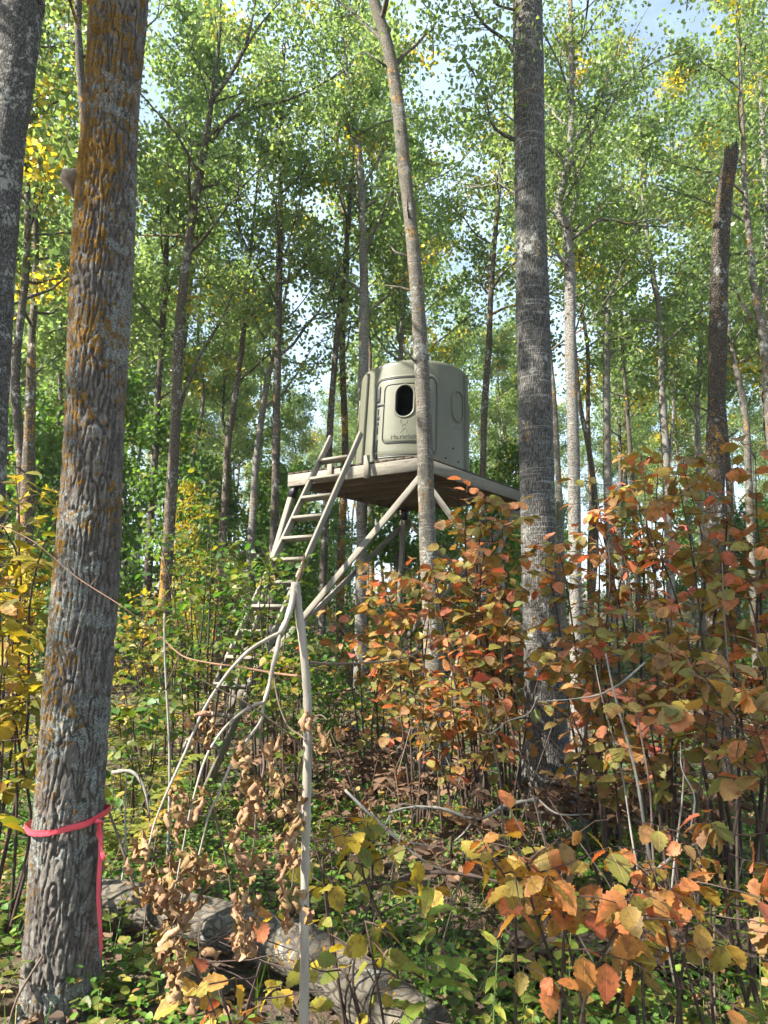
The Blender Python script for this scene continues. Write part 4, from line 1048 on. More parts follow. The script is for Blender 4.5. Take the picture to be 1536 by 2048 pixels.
shrub('near bush with large serrated leaves at the right edge', 1530, 1240, 2.5, 'autumn', 5, .3, 0.111, 90, group=OG, low=.6)
shrub('yellow leaved bush crowding the left edge beside the lichened trunk', 30, 930, 3.7, 'yellow', 7, .42, 0.099, 260, 60, 'yel_far', group='yellow bushes at the left edge')
shrub('lower yellow bush behind the foot of the lichened trunk', 40, 1180, 3.4, 'yellow', 6, .4, 0.088, 240, 40, 'yel_far', group='yellow bushes at the left edge')
GG = 'green bushes around the ladder'
shrub('green bush hiding the lower steps of the ladder', 560, 1090, 6.8, 'green', 7, .55, 0.083, 280, 260, 'grn_far', group=GG, foot=xat(530, 1200, 6.8))
shrub('green bush with upright stems left of the ladder', 420, 940, 7.6, 'green', 7, .7, 0.088, 280, 300, 'grn_far', group=GG)
shrub('small green bush at the foot of the ladder', 590, 1230, 6.0, 'green', 6, .4, 0.083, 220, 60, 'grn_far', group=GG)
shrub('green bush behind the hanging dead leaves', 350, 1150, 6.6, 'green', 6, .6, 0.083, 260, 120, 'grn_far', group=GG)
shrub('low broad green bush between the lichened trunk and the dead leaves', 290, 1370, 5.0, 'green', 6, .5, 0.077, 240, 60, 'grn_far', group=GG)
shrub('green and yellow bush in the middle distance between forked tree and ladder', 455, 1110, 9.0, 'green', 7, .8, .085, 200, 420, 'grn_far', group=GG)
shrub('yellowish bush low behind the right side of the lichened trunk', 290, 1190, 7.6, 'yellow', 6, .6, .08, 180, 260, 'yel_far', group=GG)
shrub('green bush below the long lit brace of the platform', 655, 1290, 7.4, 'green', 6, .55, .08, 200, 260, 'grn_far', group=GG)
shrub('small green bush under the back leg of the platform', 770, 1330, 8.4, 'green', 6, .6, .08, 180, 260, 'grn_far', group=GG)
shrub('yellow green bush in the sunny gap behind the ladder foot', 560, 1300, 10.5, 'yellow', 7, .9, .09, 150, 400, 'yel_far', group=GG)
# near front sprays
NG = 'low leafy sprays in the foreground'
shrub('drooping orange spray of big leaves in the lower right foreground', 1120, 1660, 2.25, 'orange', 5, .38, 0.084, 142, group=NG, low=.55, droop=.9, name='sapling_spray', cat='shrub')
shrub('orange and red spray right of the drooping foreground spray', 1290, 1700, 2.4, 'orange', 5, .34, 0.080, 90, group=NG, low=.5, droop=.9, name='sapling_spray', rng_seed=5)
shrub('yellow green spray beside the bare pale pole', 735, 1640, 2.7, 'yellow', 4, .22, 0.076, 82, group=NG, low=.5, droop=.9, name='sapling_spray')
shrub('low orange spray at the bottom left of the pale pole', 455, 1850, 2.0, 'orange', 4, .17, 0.080, 39, group=NG, low=.5, droop=.7, name='sapling_spray', rng_seed=3)
shrub('olive spray of large leaves at the lower right edge', 1450, 1640, 2.5, 'autumn', 4, .3, 0.080, 67, group=NG, low=.5, droop=.8, name='sapling_spray', rng_seed=8)
shrub('yellowish spray over the fallen log at bottom centre', 730, 1830, 2.2, 'yellow', 4, .2, 0.070, 54, group=NG, low=.4, droop=.8, name='sapling_spray', rng_seed=4)

# tall lance-leaved herbs
def herb(label, px, top, d, n, L, key='lily', seed=0, spread=.0, group='tall bright green herbs in the foreground'):
    rng = np.random.default_rng(seed + 50); tp = at(px, top, d); g = gz(tp[0], d); H = tp[2] - g
    root = thing('tall_herb', label, 'plant', (tp[0], d, g), group)
    q = smooth_path([(0, 0, -.02), (.01, 0, H * .5), (.03 + spread, 0, H)], 6); obj('stem', MB().add(*tube(q, np.linspace(.004, .0018, len(q)), 6)), M['stem_green'], root)
    for i in range(n):
        f = .25 + .75 * (i + .5) / n; p = np.array([np.interp(f * H, q[:, 2], q[:, 0]), 0, f * H]); a = i * 2.4 + rng.random()
        D = nrm(np.array([math.cos(a), math.sin(a) * .8, .45 - .35 * rng.random()])); put_leaf(key, root, p, D, nrm(np.array([0, 0, 1]) - D * .2 + rng.normal(size=3) * .15), L * rng.uniform(.7, 1.15), rng)
herb('tall bright herb with lance leaves right of the bare pole', 838, 1760, 2.15, 16, .15, 'lily', 1)
herb('bright herb with narrow leaves at bottom centre right', 1240, 1880, 2.4, 11, .14, 'lily', 2)
herb('bright herb with narrow leaves at the bottom right corner', 1500, 1800, 2.3, 12, .14, 'lily', 3)
herb('small bright herb with upright blades left of the rotten log', 980, 1880, 2.6, 7, .11, 'lily', 4)
herb('slim bright herb under the drooping orange spray', 1130, 1790, 2.9, 9, .1, 'bright', 5)
herb('bright herb climbing the light gap below the massive trunk', 1012, 1600, 3.9, 12, .08, 'round', 6)

# knee-high green plants, each with its own leaves
rng0 = np.random.default_rng(77)
plants = 0
cells_ = [(px, py) for py in (1560, 1640, 1720, 1790, 1860, 1930, 2000, 2060) for px in range(230, 1560, 118)] + [(15, 1700), (60, 1820), (20, 1900), (10, 1990), (30, 1600)]
def green_plant(px, py, key, mesh_cache={}):
    p = gp(px + rng0.normal() * 25, py + rng0.normal() * 18, .12); x, y = p[0], p[1]; g = gz(x, y)
    px_ = px; row = 'at the very bottom' if py > 1900 else 'in the low foreground' if py > 1750 else 'further back on the floor'
    col_ = 'beside the lichened trunk' if px < 330 else 'under the hanging dead leaves' if px < 590 else 'just right of the bare pole' if px < 780 else 'below the low orange spray' if px < 1100 else 'in the lower right undergrowth' if px < 1360 else 'by the lower right edge'
    root = thing('leafy_plant', '%s green plant %s, %s' % ({'round': 'small round-leaved', 'green': 'small dark', 'bright': 'small bright'}[key], row, col_), 'plant', (x, y, g), 'small green plants on the forest floor')
    H = rng0.uniform(.12, .3); mb = MB()
    for s in range(3):
        a = rng0.random() * 6.28; e = np.array([math.cos(a) * .09, math.sin(a) * .09, H * rng0.uniform(.6, 1)]); q = smooth_path([(0, 0, -.02), e * .55 + [0, 0, .02], e], 4); mb.add(*tube(q, .0018, 4, False))
        for k in range(4):
            b = a + k * 1.9 + rng0.random(); D = nrm(np.array([math.cos(b), math.sin(b), rng0.uniform(-.3, .35)]))
            put_leaf(key, root, q[-1 - k], D, nrm(np.array([0, 0, 1.]) + rng0.normal(size=3) * .3), rng0.uniform(.035, .065), rng0)
    obj('stems', mb, M['stem_green'], root, kind='stuff')
for (px, py) in cells_:
    if 360 < px < 880 and -80 < py - (1835 + (px - 400) * .42) < 150: continue
    green_plant(px, py, ['round', 'green', 'bright', 'round'][rng0.integers(4)])

# ------------------------------------------------------------------ ground cover, litter, bracken, grass
def cover():
    rng = np.random.default_rng(9)
    def field(n, d0, d1, pw=1.3):
        y = d0 + (d1 - d0) * rng.random(n) ** pw; x = rng.uniform(-1, 1, n) * (.62 * y + .5); return x, y
    def patch(x, y, f, ph): return np.sin(x * f + ph) * np.cos(y * f * .8 + ph * 2) + .6 * np.sin(x * f * 2.3 + y * f * 1.7 + ph)
    # small green leaves in clumps on short stems
    mb = MB()
    for (n, d0, d1, s0, h0) in ((40000, 1.6, 7, .036, .26), (24000, 6, 16, .055, .5), (22000, 14, 45, .12, 1.0)):
        x, y = field(n // 6, d0, d1); v = patch(x, y, 2.6 / (1 + d0 / 6), 1.3)
        keep = v > -.9 + rng.random(len(x)) * .5; x, y = x[keep], y[keep]
        hgt = h0 * (.35 + .65 * rng.random(len(x))) * (.75 + .3 * np.clip(patch(x, y, 1.3, 4), -1, 1)); k = 6
        X = np.repeat(x, k); Y = np.repeat(y, k); Hh = np.repeat(hgt, k) * rng.uniform(.25, 1, len(X))
        sp_ = s0 * 2.0; X = X + rng.normal(size=len(X)) * sp_; Y = Y + rng.normal(size=len(X)) * sp_
        P = np.stack([X, Y, ground(X, Y) + Hh], 1)
        D = nrm(np.stack([rng.normal(size=len(X)), rng.normal(size=len(X)), rng.uniform(-.5, .5, len(X))], 1)); Nn = nrm(np.array([0, 0, 1.]) + rng.normal(size=P.shape) * .4)
        base = np.repeat(rng.random(len(x)) * .6, k); rnd = base + rng.random(len(X)) * .25
        if d0 < 3:      # little grows on the fallen log itself
            pa, pb = gp(330, 1825, .16), gp(800, 2040, .16); ab = (pb - pa)[:2]; L2 = ab @ ab
            tt = np.clip(((X - pa[0]) * ab[0] + (Y - pa[1]) * ab[1]) / L2, -.2, 1.2); off_ = (Y - pa[1] - tt * ab[1]) - .0; dist = np.hypot(X - pa[0] - tt * ab[0], off_)
            P[:, 2] -= np.where((dist < .3) & (off_ < .05), .13, 0) + np.where(dist < .11, .2, 0)
        dry = np.repeat(rng.random(len(x)) < .12, k); rnd = np.where(dry, .88 + .12 * rng.random(len(X)), rnd)
        scatter(mb, T6, P, D, Nn, s0 * rng.uniform(.6, 1.4, len(X)), rnd)
    o = obj('ground_cover', mb, M['cover'], attr=True, kind='stuff'); tag(o, 'low green leafy plants covering the forest floor', 'ground cover')
    mb = MB(); x, y = field(15000, 1.4, 30, 1.6); P = np.stack([x, y, ground(x, y) + rng.random(len(x)) * .05], 1)
    scatter(mb, T6, P, rvec(len(x)) * [1, 1, .3], nrm(np.array([0, 0, 1.]) + rng.normal(size=P.shape) * .6), .05 * rng.uniform(.6, 1.4, len(x)) * (1 + y / 20), rng.random(len(x)))
    o = obj('leaf_litter', mb, M['litter'], attr=True, kind='stuff'); tag(o, 'brown fallen leaves lying on the forest floor', 'leaf litter')
    # dry bracken: drooping fine fronds in mounds
    mb = MB(); mounds = []
    for (px, py, d, s, h, n) in ((690, 1440, 7.6, .9, .75, 26), (620, 1520, 6.0, .8, .55, 22), (760, 1520, 6.0, .8, .5, 20), (1000, 1560, 5.0, .9, .5, 22), (1240, 1500, 4.6, .8, .6, 18), (1420, 1560, 4.4, .9, .6, 20), (900, 1480, 7.0, .8, .6, 18), (400, 1300, 9.5, 1.2, .7, 26), (300, 1250, 12, 1.6, .8, 30), (560, 1350, 8.5, .9, .6, 20), (1180, 1640, 3.6, .5, .3, 10), (880, 1660, 3.9, .6, .35, 14), (730, 1290, 11, 1.3, .6, 24)):
        c = at(px, py, d)
        for k in range(int(n * .7)):
            a = rng.random() * 6.28; r_ = s * rng.random() ** .5; bx, by = c[0] + r_ * math.cos(a), d + r_ * math.sin(a); g = gz(bx, by); hh = h * rng.uniform(.5, 1.1)
            az = rng.random() * 6.28; Lf = rng.uniform(.35, .7); t = np.linspace(0, 1, 9)[:, None]
            q = np.array([bx, by, g]) + t * np.array([math.cos(az) * Lf, math.sin(az) * Lf, 0]) + np.array([0, 0, 1]) * (hh * np.sin(t * 2.3) )
            mb.add(*tube(q, .0022, 4, False), rnd=rng.random())
            m = 44; f = rng.uniform(.25, 1, m); ip = (f * 8).astype(int).clip(0, 7); pp = q[ip] + (q[ip + 1] - q[ip]) * (f * 8 - ip)[:, None]
            tt = nrm(q[ip + 1] - q[ip]); sd = nrm(np.cross(tt, [0, 0, 1])) * np.where(rng.random(m) < .5, -1, 1)[:, None]
            scatter(mb, (T4[0] * [.45, 1, 1], T4[1]), pp, nrm(sd + tt * .4 + rng.normal(size=(m, 3)) * .3 + [0, 0, -.3]), rvec(m), .14 * (1.15 - f) * rng.uniform(.6, 1.2, m), rng.random(m))
    o = obj('dry_bracken', mb, M['fernbrown'], attr=True, kind='stuff'); tag(o, 'withered brown bracken and dead stalks heaped between the plants', 'dry bracken')
    # upright thin stalks
    mb = MB(); n = 220
    x, y = field(n, 2.6, 9, 1.0)
    for i in range(n):
        if x[i] < 0 and rng.random() < .45: continue
        hh = rng.uniform(.3, 1.2) if x[i] > .5 else rng.uniform(.2, .9); l = rng.normal(size=2) * .3 * hh; g = gz(x[i], y[i])
        q = np.array([[x[i], y[i], g], [x[i] + l[0] * .3, y[i] + l[1] * .3, g + hh * .5], [x[i] + l[0], y[i] + l[1], g + hh]]); mb.add(*tube(smooth_path(q, 3), .0022 + .0025 * rng.random(), 4, False))
    o = obj('stalks', mb, M['stem'], kind='stuff'); tag(o, 'tangle of thin bare stalks rising from the undergrowth', 'stalks')
    # grass blades
    mb = MB(); n = 5000; x, y = field(n, 1.8, 9, 1.2); k_ = patch(x, y, 1.7, .4) > .25; x, y = x[k_], y[k_]
    P = np.stack([x, y, ground(x, y)], 1); D = nrm(np.array([0, 0, 1.2]) + rng.normal(size=P.shape) * .5)
    scatter(mb, (T6[0] * [.035, 1, .1], T6[1]), P, D, rvec(len(x)), rng.uniform(.1, .26, len(x)), rng.random(len(x)) * .95)
    o = obj('grass', mb, M['cover'], attr=True, kind='stuff'); tag(o, 'thin grass blades scattered between the leafy plants', 'grass')
cover()

# ferns
def fern(label, px, py, d, n, L, seed):
    rng = np.random.default_rng(seed); c = at(px, py, d); g = gz(c[0], d)
    root = thing('fern', label, 'fern', (c[0], d, g), 'yellowing ferns')
    for k in range(n):
        a = k / n * 6.28 + rng.random() * .5; t = np.linspace(0, 1, 16)[:, None]; Lr = L * rng.uniform(.8, 1.1)
        q = t * np.array([math.cos(a), math.sin(a), 0]) * Lr * .8 + np.array([0, 0, 1]) * Lr * .75 * np.sin(t * 2.2)
        mb = MB().add(*tube(q, np.linspace(.003, .001, 16), 4, False)); pp, DD, SS = [], [], []
        for i in range(3, 16):
            tt = nrm(q[i] - q[i - 1]); sd = nrm(np.cross(tt, [0, 0, 1]))
            for sg in (-1, 1): pp.append(q[i]); DD.append(sd * sg + tt * .35 + [0, 0, -.15]); SS.append(Lr * .34 * (1 - (i / 16) ** 1.5) + .01)
        Vp = []; Fp = []; m = 7
        tv = [[0, 0, 0]] + [[.22 * (1 - i / m) * (1 if i % 2 else .35), (i + .5) / m, .02] for i in range(m)] + [[0, 1, 0]] + [[-.22 * (1 - i / m) * (1 if i % 2 else .35), (i + .5) / m, .02] for i in range(m)][::-1]
        nV = len(tv); mid = len(tv); Fp = [np.array([[i, i + 1, nV - 1 - i if i else 0] for i in range(0)] or [[0, 1, nV - 1]]), np.array([[i, i + 1, nV - 1 - i, nV - i] for i in range(1, m + 1) if nV - 1 - i > i + 1])]
        scatter(mb, (np.array(tv), Fp), np.array(pp), np.array(DD), np.tile([0, 0, 1.], (len(pp), 1)) + rng.normal(size=(len(pp), 3)) * .15, np.array(SS), np.zeros(len(pp)))
        obj('frond', mb, M['dead'] if 'withered' in label else M['fern'], root)
fern('yellow fern left of the hanging dead leaves', 300, 1450, 6.0, 9, .7, 1)
fern('golden fern in the sunny clearing behind the lichened trunk', 290, 1310, 9.0, 9, .75, 2)
fern('pale yellow fern under the forked tree', 380, 1290, 10.5, 8, .7, 3)
fern('green and yellow fern close to the right side of the lichened trunk', 260, 1500, 4.6, 8, .5, 4)
fern('withered fern at the foot of the lichened trunk', 235, 2110, 2.5, 6, .2, 6)

# ------------------------------------------------------------------ logs and fallen branches
def log(name, label, P, r, mat, stubs=0, cat='log', seg=28, seed=0):
    rng = np.random.default_rng(seed); q = smooth_path(P, 14); n = len(q); rad = np.linspace(r[0], r[1], n)
    V, F = tube(q, rad, seg, True); nn = n * seg; a = np.tile(np.arange(seg) / seg * 6.283, n); s = np.repeat(np.arange(n), seg) * .12
    k = 1 + .03 * np.sin(a * 3 + s) + .03 * np.sin(s * 2.1 + a) + rng.normal(size=nn) * .012; c = np.repeat(q, seg, 0); V[:nn] = c + (V[:nn] - c) * k[:, None]
    root = thing(name, label, cat, q[n // 2]); off = q[n // 2]
    obj('trunk', MB().add(V - off, F), mat, root)
    for i in range(stubs):
        kx = rng.integers(2, n - 2); d = nrm(rng.normal(size=3) + [0, 0, 1]); p = q[kx] - off; obj('limb', MB().add(*tube(np.array([p, p + d * r[0] * 1.6, p + d * r[0] * 2.1]), [r[0] * .3, r[0] * .2, r[0] * .12], 8)), mat, root)
def gpt(px, py, h): return gp(px, py, h)
log('fallen_log', 'mossy grey fallen log slanting across the bottom of the scene', [gpt(150, 1790, .16), gpt(330, 1825, .16), gpt(560, 1885, .17), gpt(700, 1965, .17), gpt(860, 2085, .15)], (.09, .115), M['bark_log'], 2)
log('fallen_log', 'dark rotten log lying in shade at the lower right', [gpt(1010, 1905, .08), gpt(1200, 1915, .08), gpt(1400, 1905, .08), gpt(1620, 1890, .08)], (.09, .1), M['bark_rotten'], 1, seed=3)
log('fallen_log', 'short grey log end under the platform', [at(775, 1480, 8.0), at(830, 1520, 7.7), at(875, 1560, 7.4)], (.09, .1), M['bark_log'], 0, seed=5)
def fallen(label, segs, d, r, mat='branch_lichen', name='fallen_branch', cat='branch', hseg=8):
    base = at(*segs[0][0], d if not isinstance(d, list) else d[0]); root = thing(name, label, cat, base)
    for i, s in enumerate(segs):
        dd = d[i] if isinstance(d, list) else d
        P = np.array([at(a, b, dd + (.0 if not isinstance(dd, tuple) else 0)) for a, b in s]); P[:, 1] += np.linspace(0, .15, len(P)) * (1 if i % 2 else -1)
        q = smooth_path(P, 6); rr = r[i] if isinstance(r, list) else r
        nr = np.random.default_rng(len(s) + i).normal(size=len(q)) * rr * .12
        obj('branch', MB().add(*[(lambda z: z)(tube(q - base, np.linspace(rr, rr * .45, len(q)) + nr, hseg))[0], tube(q - base, np.linspace(rr, rr * .45, len(q)) + nr, hseg)[1]]), M[mat], root)
fallen('white lichened forked branch lying low left of the massive trunk base', [[(1075, 1598), (1010, 1608), (952, 1632), (880, 1608), (820, 1602), (770, 1612)], [(952, 1632), (935, 1670), (912, 1703)], [(1075, 1598), (1110, 1620), (1170, 1612)]], 4.1, [.012, .009, .007])
fallen('thin pale branch reaching across the foot of the massive trunk', [[(1290, 1325), (1240, 1362), (1190, 1385), (1130, 1392), (1062, 1395)], [(1075, 1393), (1060, 1430), (1020, 1448), (990, 1475), (970, 1472)]], 3.4, [.006, .004])
fallen('dark arching branch behind the drooping orange spray', [[(800, 1760), (850, 1738), (920, 1732), (1010, 1745), (1075, 1752)]], 2.7, .009, 'stem_dark')
fallen('pale bleached twigs right of the bare pole', [[(690, 1580), (770, 1650), (840, 1700), (900, 1720)], [(770, 1650), (800, 1620), (860, 1640)], [(740, 1625), (800, 1665), (870, 1668)]], 3.0, [.006, .004, .004], 'stem_grey')
fallen('grey dead branch leaning among plants at lower right', [[(1310, 1745), (1340, 1700), (1380, 1665), (1405, 1640)], [(1380, 1665), (1400, 1600), (1385, 1550), (1392, 1500)]], 2.9, [.008, .004], 'stem_grey')
fallen('mossy arched branch behind the lichened trunk on the left', [[(225, 1545), (270, 1540), (300, 1570), (315, 1620)]], 4.5, .014)
SG = 'bare upright stems in the right undergrowth'
for i, (a, b, c, d_, dd, rr) in enumerate(((1228, 1385, 1300, 1722, 3.2, .009), (1275, 1430, 1308, 1735, 3.3, .007), (1205, 1400, 1268, 1700, 3.5, .006), (1450, 1250, 1475, 1800, 3.3, .008), (1370, 1400, 1345, 1760, 3.4, .006), (975, 1440, 1008, 1670, 3.6, .007), (330, 1320, 336, 1720, 4.4, .012), (160, 1480, 290, 1850, 3.4, .009), (250, 1600, 235, 1820, 3.6, .008))):
    lab = ['light grey bare stem leaning in the gap right of the massive trunk', 'brown bare stem right beside the light grey leaning stem', 'thin bare stem left of the light grey leaning stem', 'tall bare stem in front of the thick snag', 'slim bare stem between the snag and the leaning stems', 'bare stem rising by the white lichened forked branch', 'straight dark sapling stem left of the hanging dead leaves', 'leaning sapling stem behind the pink ribbon', 'short leaning stem right of the pink ribbon'][i]
    p0 = at(c, d_, dd); p1 = at(a, b, dd + .1); g = gz(p0[0], p0[1]); e = p0 + (p0 - p1) / max(p1[2] - p0[2], .1) * max(p0[2] - g, 0); e[2] = g - .02; t3 = p1 + (p1 - p0) * .25
    q = smooth_path([e, p0, (p0 + p1) / 2 + np.array([.02, 0, 0]), p1, t3], 6)
    root = thing('bare_stem', lab, 'stem', e, SG if i < 6 else None); obj('stem', MB().add(*tube(q - e, np.linspace(rr, rr * .4, len(q)), 8)), M['stem_grey' if i % 2 == 0 else 'stem'], root)
    if i == 6: obj('side_twig', MB().add(*tube(np.array([at(332, 1380, 4.4) - e, at(350, 1330, 4.3) - e, at(362, 1300, 4.3) - e]), [.005, .004, .002], 6)), M['stem'], root)

# ------------------------------------------------------------------ broken sapling with dead leaves, close in front
def broken_sapling():
    d = 1.35; base = at(607, 2048, d); g = gz(base[0], d)
    root = thing('broken_sapling', 'pale bare pole snapped at the top with its withered leafy crown hanging down', 'broken sapling', (base[0] + .0, d, g)); off = np.array(root.location)
    P, r = to_path([(591, 1164, 20), (597, 1215, 19), (606, 1290, 19), (613, 1370, 19), (616, 1450, 20), (614, 1560, 21), (611, 1700, 21), (608, 1850, 21), (607, 2048, 22)], d)
    q = smooth_path(np.column_stack([np.vstack([P, [base[0] - .01, d, g - .05]]), np.concatenate([r * .87, [.014]])]), 6)
    rr = q[:, 3] * (1 + .05 * np.sin(np.arange(len(q)) * 1.9) + .05 * np.random.default_rng(3).normal(size=len(q)))
    obj('pole', MB().add(*tube(q[:, :3] - off, rr, 20)), M['pole'], root)
    rng = np.random.default_rng(21)
    def br(pts, w0, w1, dz, name='branch', mat='pole'):
        Pn = np.array([at(a, b, d - dz * i / len(pts)) for i, (a, b) in enumerate(pts)]); q = smooth_path(Pn, 6)
        rr = np.linspace(w0, w1, len(q)) / 2 / FPX * 1.0; rr = rr * (1 + .08 * rng.normal(size=len(q)))
        o = obj(name, MB().add(*tube(q - off, rr, 10)), M[mat], root); return q
    Q = []
    Q.append(br([(590, 1170), (584, 1205), (574, 1238), (560, 1268)], 19, 14, .04))
    br([(588, 1178), (600, 1150), (606, 1125), (609, 1108)], 9, 5, .0, mat='twig_rust')
    Q.append(br([(560, 1266), (535, 1278), (500, 1300), (465, 1335), (435, 1375), (405, 1425), (385, 1470), (368, 1510), (345, 1560), (325, 1605), (308, 1650), (298, 1690)], 11, 4, .12))
    Q.append(br([(560, 1266), (554, 1300), (545, 1335), (538, 1372), (528, 1405)], 12, 10, .05))
    Q.append(br([(530, 1404), (505, 1412), (480, 1427), (450, 1455), (425, 1490), (408, 1525), (394, 1570), (380, 1625), (365, 1700), (350, 1780)], 9, 4, .12))
    Q.append(br([(526, 1408), (522, 1440), (500, 1472), (475, 1505), (455, 1545), (437, 1590), (418, 1630), (405, 1680), (392, 1730), (362, 1800), (350, 1880)], 9, 4, .1))
    Q.append(br([(523, 1440), (521, 1480), (528, 1530), (515, 1600), (508, 1680), (500, 1760), (488, 1850)], 7, 3, .06, mat='stem'))
    Q.append(br([(608, 1500), (592, 1480), (560, 1455), (520, 1425), (490, 1405), (450, 1385), (405, 1362), (370, 1345)], 6, 3, .1, mat='stem'))
    Q.append(br([(607, 1590), (590, 1565), (565, 1535), (535, 1510), (520, 1500)], 6, 4, .05, mat='twig_rust'))
    Q.append(br([(605, 1610), (596, 1660), (590, 1720), (582, 1790)], 5, 3, .03, mat='stem'))
    Q.append(br([(545, 1335), (556, 1400), (575, 1450), (600, 1470), (612, 1480)], 5, 4, .05, mat='stem'))
    Q.append(br([(350, 1780), (348, 1850), (355, 1920), (362, 1990)], 4, 3, .0, mat='stem'))
    Q.append(br([(618, 1440), (640, 1430), (655, 1440)], 5, 3, .05, mat='stem'))
    CL = [(412, 1440, 24, 6), (400, 1470, 14, 3), (392, 1588, 14, 4), (350, 1600, 22, 8), (366, 1632, 14, 4), (284, 1690, 20, 4), (300, 1668, 12, 2), (318, 1742, 30, 13), (300, 1770, 14, 4), (368, 1722, 22, 8), (408, 1706, 20, 8), (420, 1740, 16, 4), (335, 1800, 26, 12), (392, 1800, 20, 7), (345, 1855, 20, 11), (362, 1895, 16, 7), (350, 1940, 15, 8), (360, 1990, 16, 6), (505, 1590, 22, 9), (500, 1630, 16, 6), (520, 1560, 12, 4), (488, 1498, 16, 5), (552, 1478, 14, 3), (548, 1545, 13, 4), (462, 1655, 14, 4), (478, 1700, 10, 3), (498, 1735, 22, 9), (486, 1790, 16, 6), (490, 1845, 18, 8), (478, 1900, 16, 6), (592, 1600, 12, 4), (588, 1640, 14, 4), (572, 1720, 20, 6), (590, 1690, 10, 3), (575, 1800, 18, 6), (655, 1450, 15, 4), (648, 1490, 12, 3), (610, 1430, 8, 2), (425, 1880, 10, 2)]
    for (a, b, s, n) in CL:
        for k in range(int(n * 1.25)):
            p = at(a + rng.normal() * s * .75, b + rng.normal() * s * .85, d - .1 + rng.normal() * .04)
            D = nrm(np.array([rng.normal() * .45, rng.normal() * .45, -1])); put_leaf('dead', root, p - off, D, rvec(1)[0], rng.uniform(.024, .05), rng)
broken_sapling()
def twig(label, pts, r, mat, dz, d, leaves=()):
    P = np.array([at(a, b, d + dz * i / len(pts)) for i, (a, b) in enumerate(pts)]); q = smooth_path(P, 6); base = q[0]
    root = thing('slender_twig', label, 'twig', base); obj('stem', MB().add(*tube(q - base, np.linspace(r, r * .4, len(q)), 8)), M[mat], root)
    rng = np.random.default_rng(3)
    for i, f in enumerate(np.linspace(.15, .9, 7)):
        p = q[int(f * (len(q) - 1))] - base; e = p + nrm(rng.normal(size=3) + [0, 0, .6]) * rng.uniform(.03, .09); obj('side_twig', MB().add(*tube(np.array([p, (p + e) / 2 + .004, e]), [r * .5, r * .4, r * .2], 5)), M[mat], root)
twig('slender rusty twig running across the lichened trunk to the pale pole', [(603, 1353), (540, 1345), (480, 1334), (420, 1326), (372, 1315), (345, 1296), (310, 1262), (240, 1210), (150, 1152), (70, 1085), (0, 1050)], .0024, 'twig_rust', .75, 1.36)
twig('slender brown twig stretching right from the pale pole', [(618, 1325), (660, 1328), (720, 1326), (790, 1320), (840, 1303), (880, 1278)], .003, 'stem', .5, 1.36)

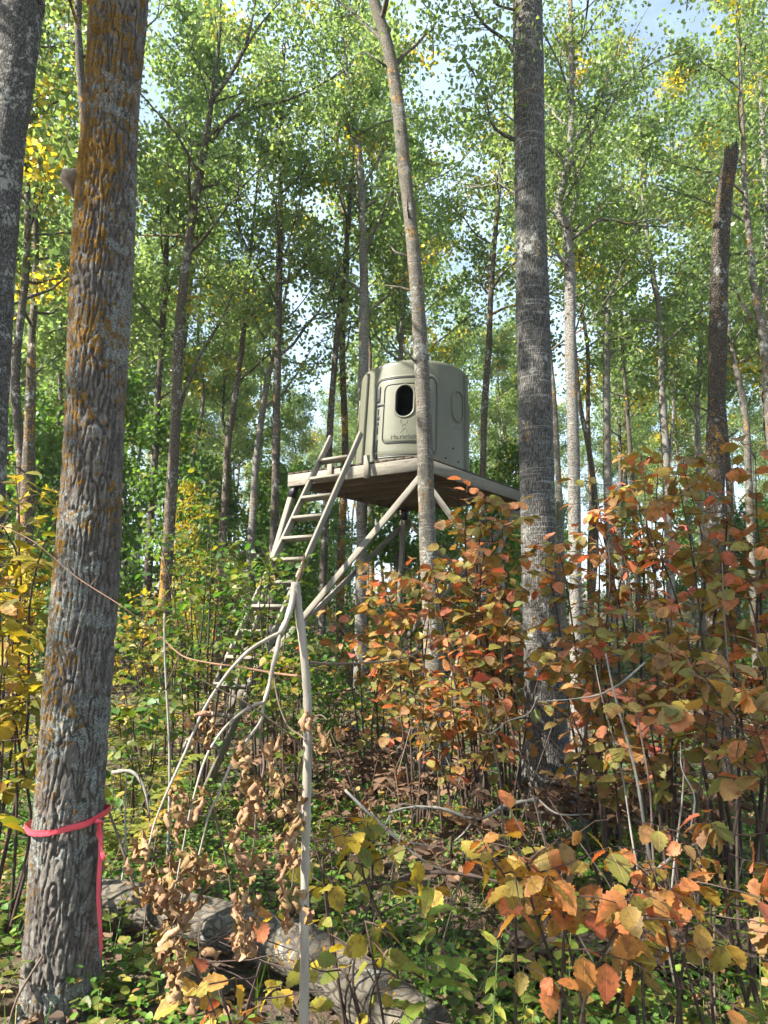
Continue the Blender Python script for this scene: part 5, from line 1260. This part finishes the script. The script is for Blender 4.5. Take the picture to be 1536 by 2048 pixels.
# ------------------------------------------------------------------ pink ribbon and bracket fungus on the lichened trunk
def trunk_at(z):
    c = np.array([np.interp(z, hero_path[:, 2], hero_path[:, k]) for k in range(2)]); return c, float(np.interp(z, hero_path[:, 2], hero_rad))
def ribbon():
    zL = at(60, 1652, HD - .05)[2]; zR = at(212, 1632, HD - .05)[2]; zM = at(110, 1668, HD - .17)[2]
    c, r = trunk_at(zM); root = thing('ribbon', 'bright pink flagging ribbon knotted round the lichened trunk', 'ribbon', (c[0], c[1] - r - .01, zM)); off = np.array(root.location)
    for j, (dz, ro) in enumerate(((0, .012), (.007, .014))):
        n = 90; a = np.linspace(0, 2 * np.pi, n, endpoint=False); rr = r + ro - .004 + .002 * np.sin(a * 9 + j) + .0012 * np.sin(a * 31 + j * 2) ; x = np.sin(a); rows = []
        zc = zM + (zR - zM) * np.clip(x, 0, 1) ** 1.6 * 1.0 + (zL - zM) * np.clip(-x, 0, 1) ** 1.6 + dz * x + .003 * np.sin(a * 5)
        for h, o in ((-.011, 0), (-.005, .002), (.003, .0005), (.01, .0025)):
            rows.append(np.stack([c[0] + (rr + o) * np.sin(a), c[1] - (rr + o) * np.cos(a), zc + h], 1))
        V = np.vstack(rows) - off; obj('band', MB().add(V, [ring_faces(4, n)]), M['ribbon'], root)
    th = R(66); kp = np.array([c[0] + (r + .02) * math.sin(th), c[1] - (r + .02) * math.cos(th), zM + (zR - zM) * .45])
    mb = MB(); rng = np.random.default_rng(2)
    V, F = tube(smooth_path([kp + [-.014, 0, 0], kp + [0, -.012, .006], kp + [.014, 0, -.002]], 5) - off, [.004, .006, .007, .009, .008, .009, .007, .008, .006, .006, .004], 10); obj('knot', MB().add(V, F), M['ribbon'], root)
    def tail(L, dx, w_, tw, dy=0):
        t = np.linspace(0, 1, 24); cx = kp[0] + dx * t + .004 * np.sin(t * 9 + tw); cy = kp[1] - .006 + dy + .006 * np.sin(t * 6 + tw); cz = kp[2] - L * t
        wd = w_ * (1 - .0 * t); wd = np.where(t > .93, wd * (1 - t) / .07 + .001, wd); an = tw + t * 1.1
        A = np.stack([cx - wd / 2 * np.cos(an), cy - wd / 2 * np.sin(an), cz], 1); B = np.stack([cx, cy - .002, cz], 1); Cc = np.stack([cx + wd / 2 * np.cos(an), cy + wd / 2 * np.sin(an), cz], 1)
        V = np.vstack([A, B, Cc]) - off; i = np.arange(23); obj('tail', MB().add(V, [np.stack([i, i + 24, i + 25, i + 1], 1), np.stack([i + 24, i + 48, i + 49, i + 25], 1)]), M['ribbon'], root)
    tail(.5, .035, .017, .2); tail(.14, .028, .016, -.7, -.004); tail(.09, .012, .013, .9, -.008); 
ribbon()
def fungus():
    p = at(146, 362, HD); root = thing('bracket_fungus', 'brown hoof-shaped bracket fungus on the left side of the lichened trunk', 'fungus', p)
    n = 24; rows = []
    for t, rr, z in ((0, .012, .03), (.15, .045, .034), (.4, .06, .02), (.6, .064, .0), (.8, .056, -.02), (.9, .035, -.05), (1, .008, -.085)):
        a = np.linspace(0, 2 * np.pi, n, endpoint=False); rows.append(np.stack([-.0 + rr * np.cos(a) * .8 + (.012 if z < -.03 else 0), rr * np.sin(a), np.full(n, z) + .004 * np.sin(a * 5)], 1))
    obj('cap', MB().add(np.vstack(rows), [ring_faces(len(rows), n)]), M['fungus'], root)
fungus()
# ------------------------------------------------------------------ pale woodland haze
hm = bpy.data.materials.new('haze_air'); hm.use_nodes = True; ht = hm.node_tree
for n in list(ht.nodes): ht.nodes.remove(n)
ho = ht.nodes.new('ShaderNodeOutputMaterial'); hv = ht.nodes.new('ShaderNodeVolumePrincipled')
hv.inputs['Color'].default_value = (.93, .96, 1, 1); hv.inputs['Density'].default_value = .0008; hv.inputs['Anisotropy'].default_value = .3
ht.links.new(hv.outputs[0], ho.inputs['Volume'])
obj('haze', MB().box((0, 0, 11.5), (1840, 1840, 27)), hm, smooth=False, kind='stuff')
print('objects', len(bpy.data.objects), 'tris', sum(len(m.polygons) for m in bpy.data.meshes))
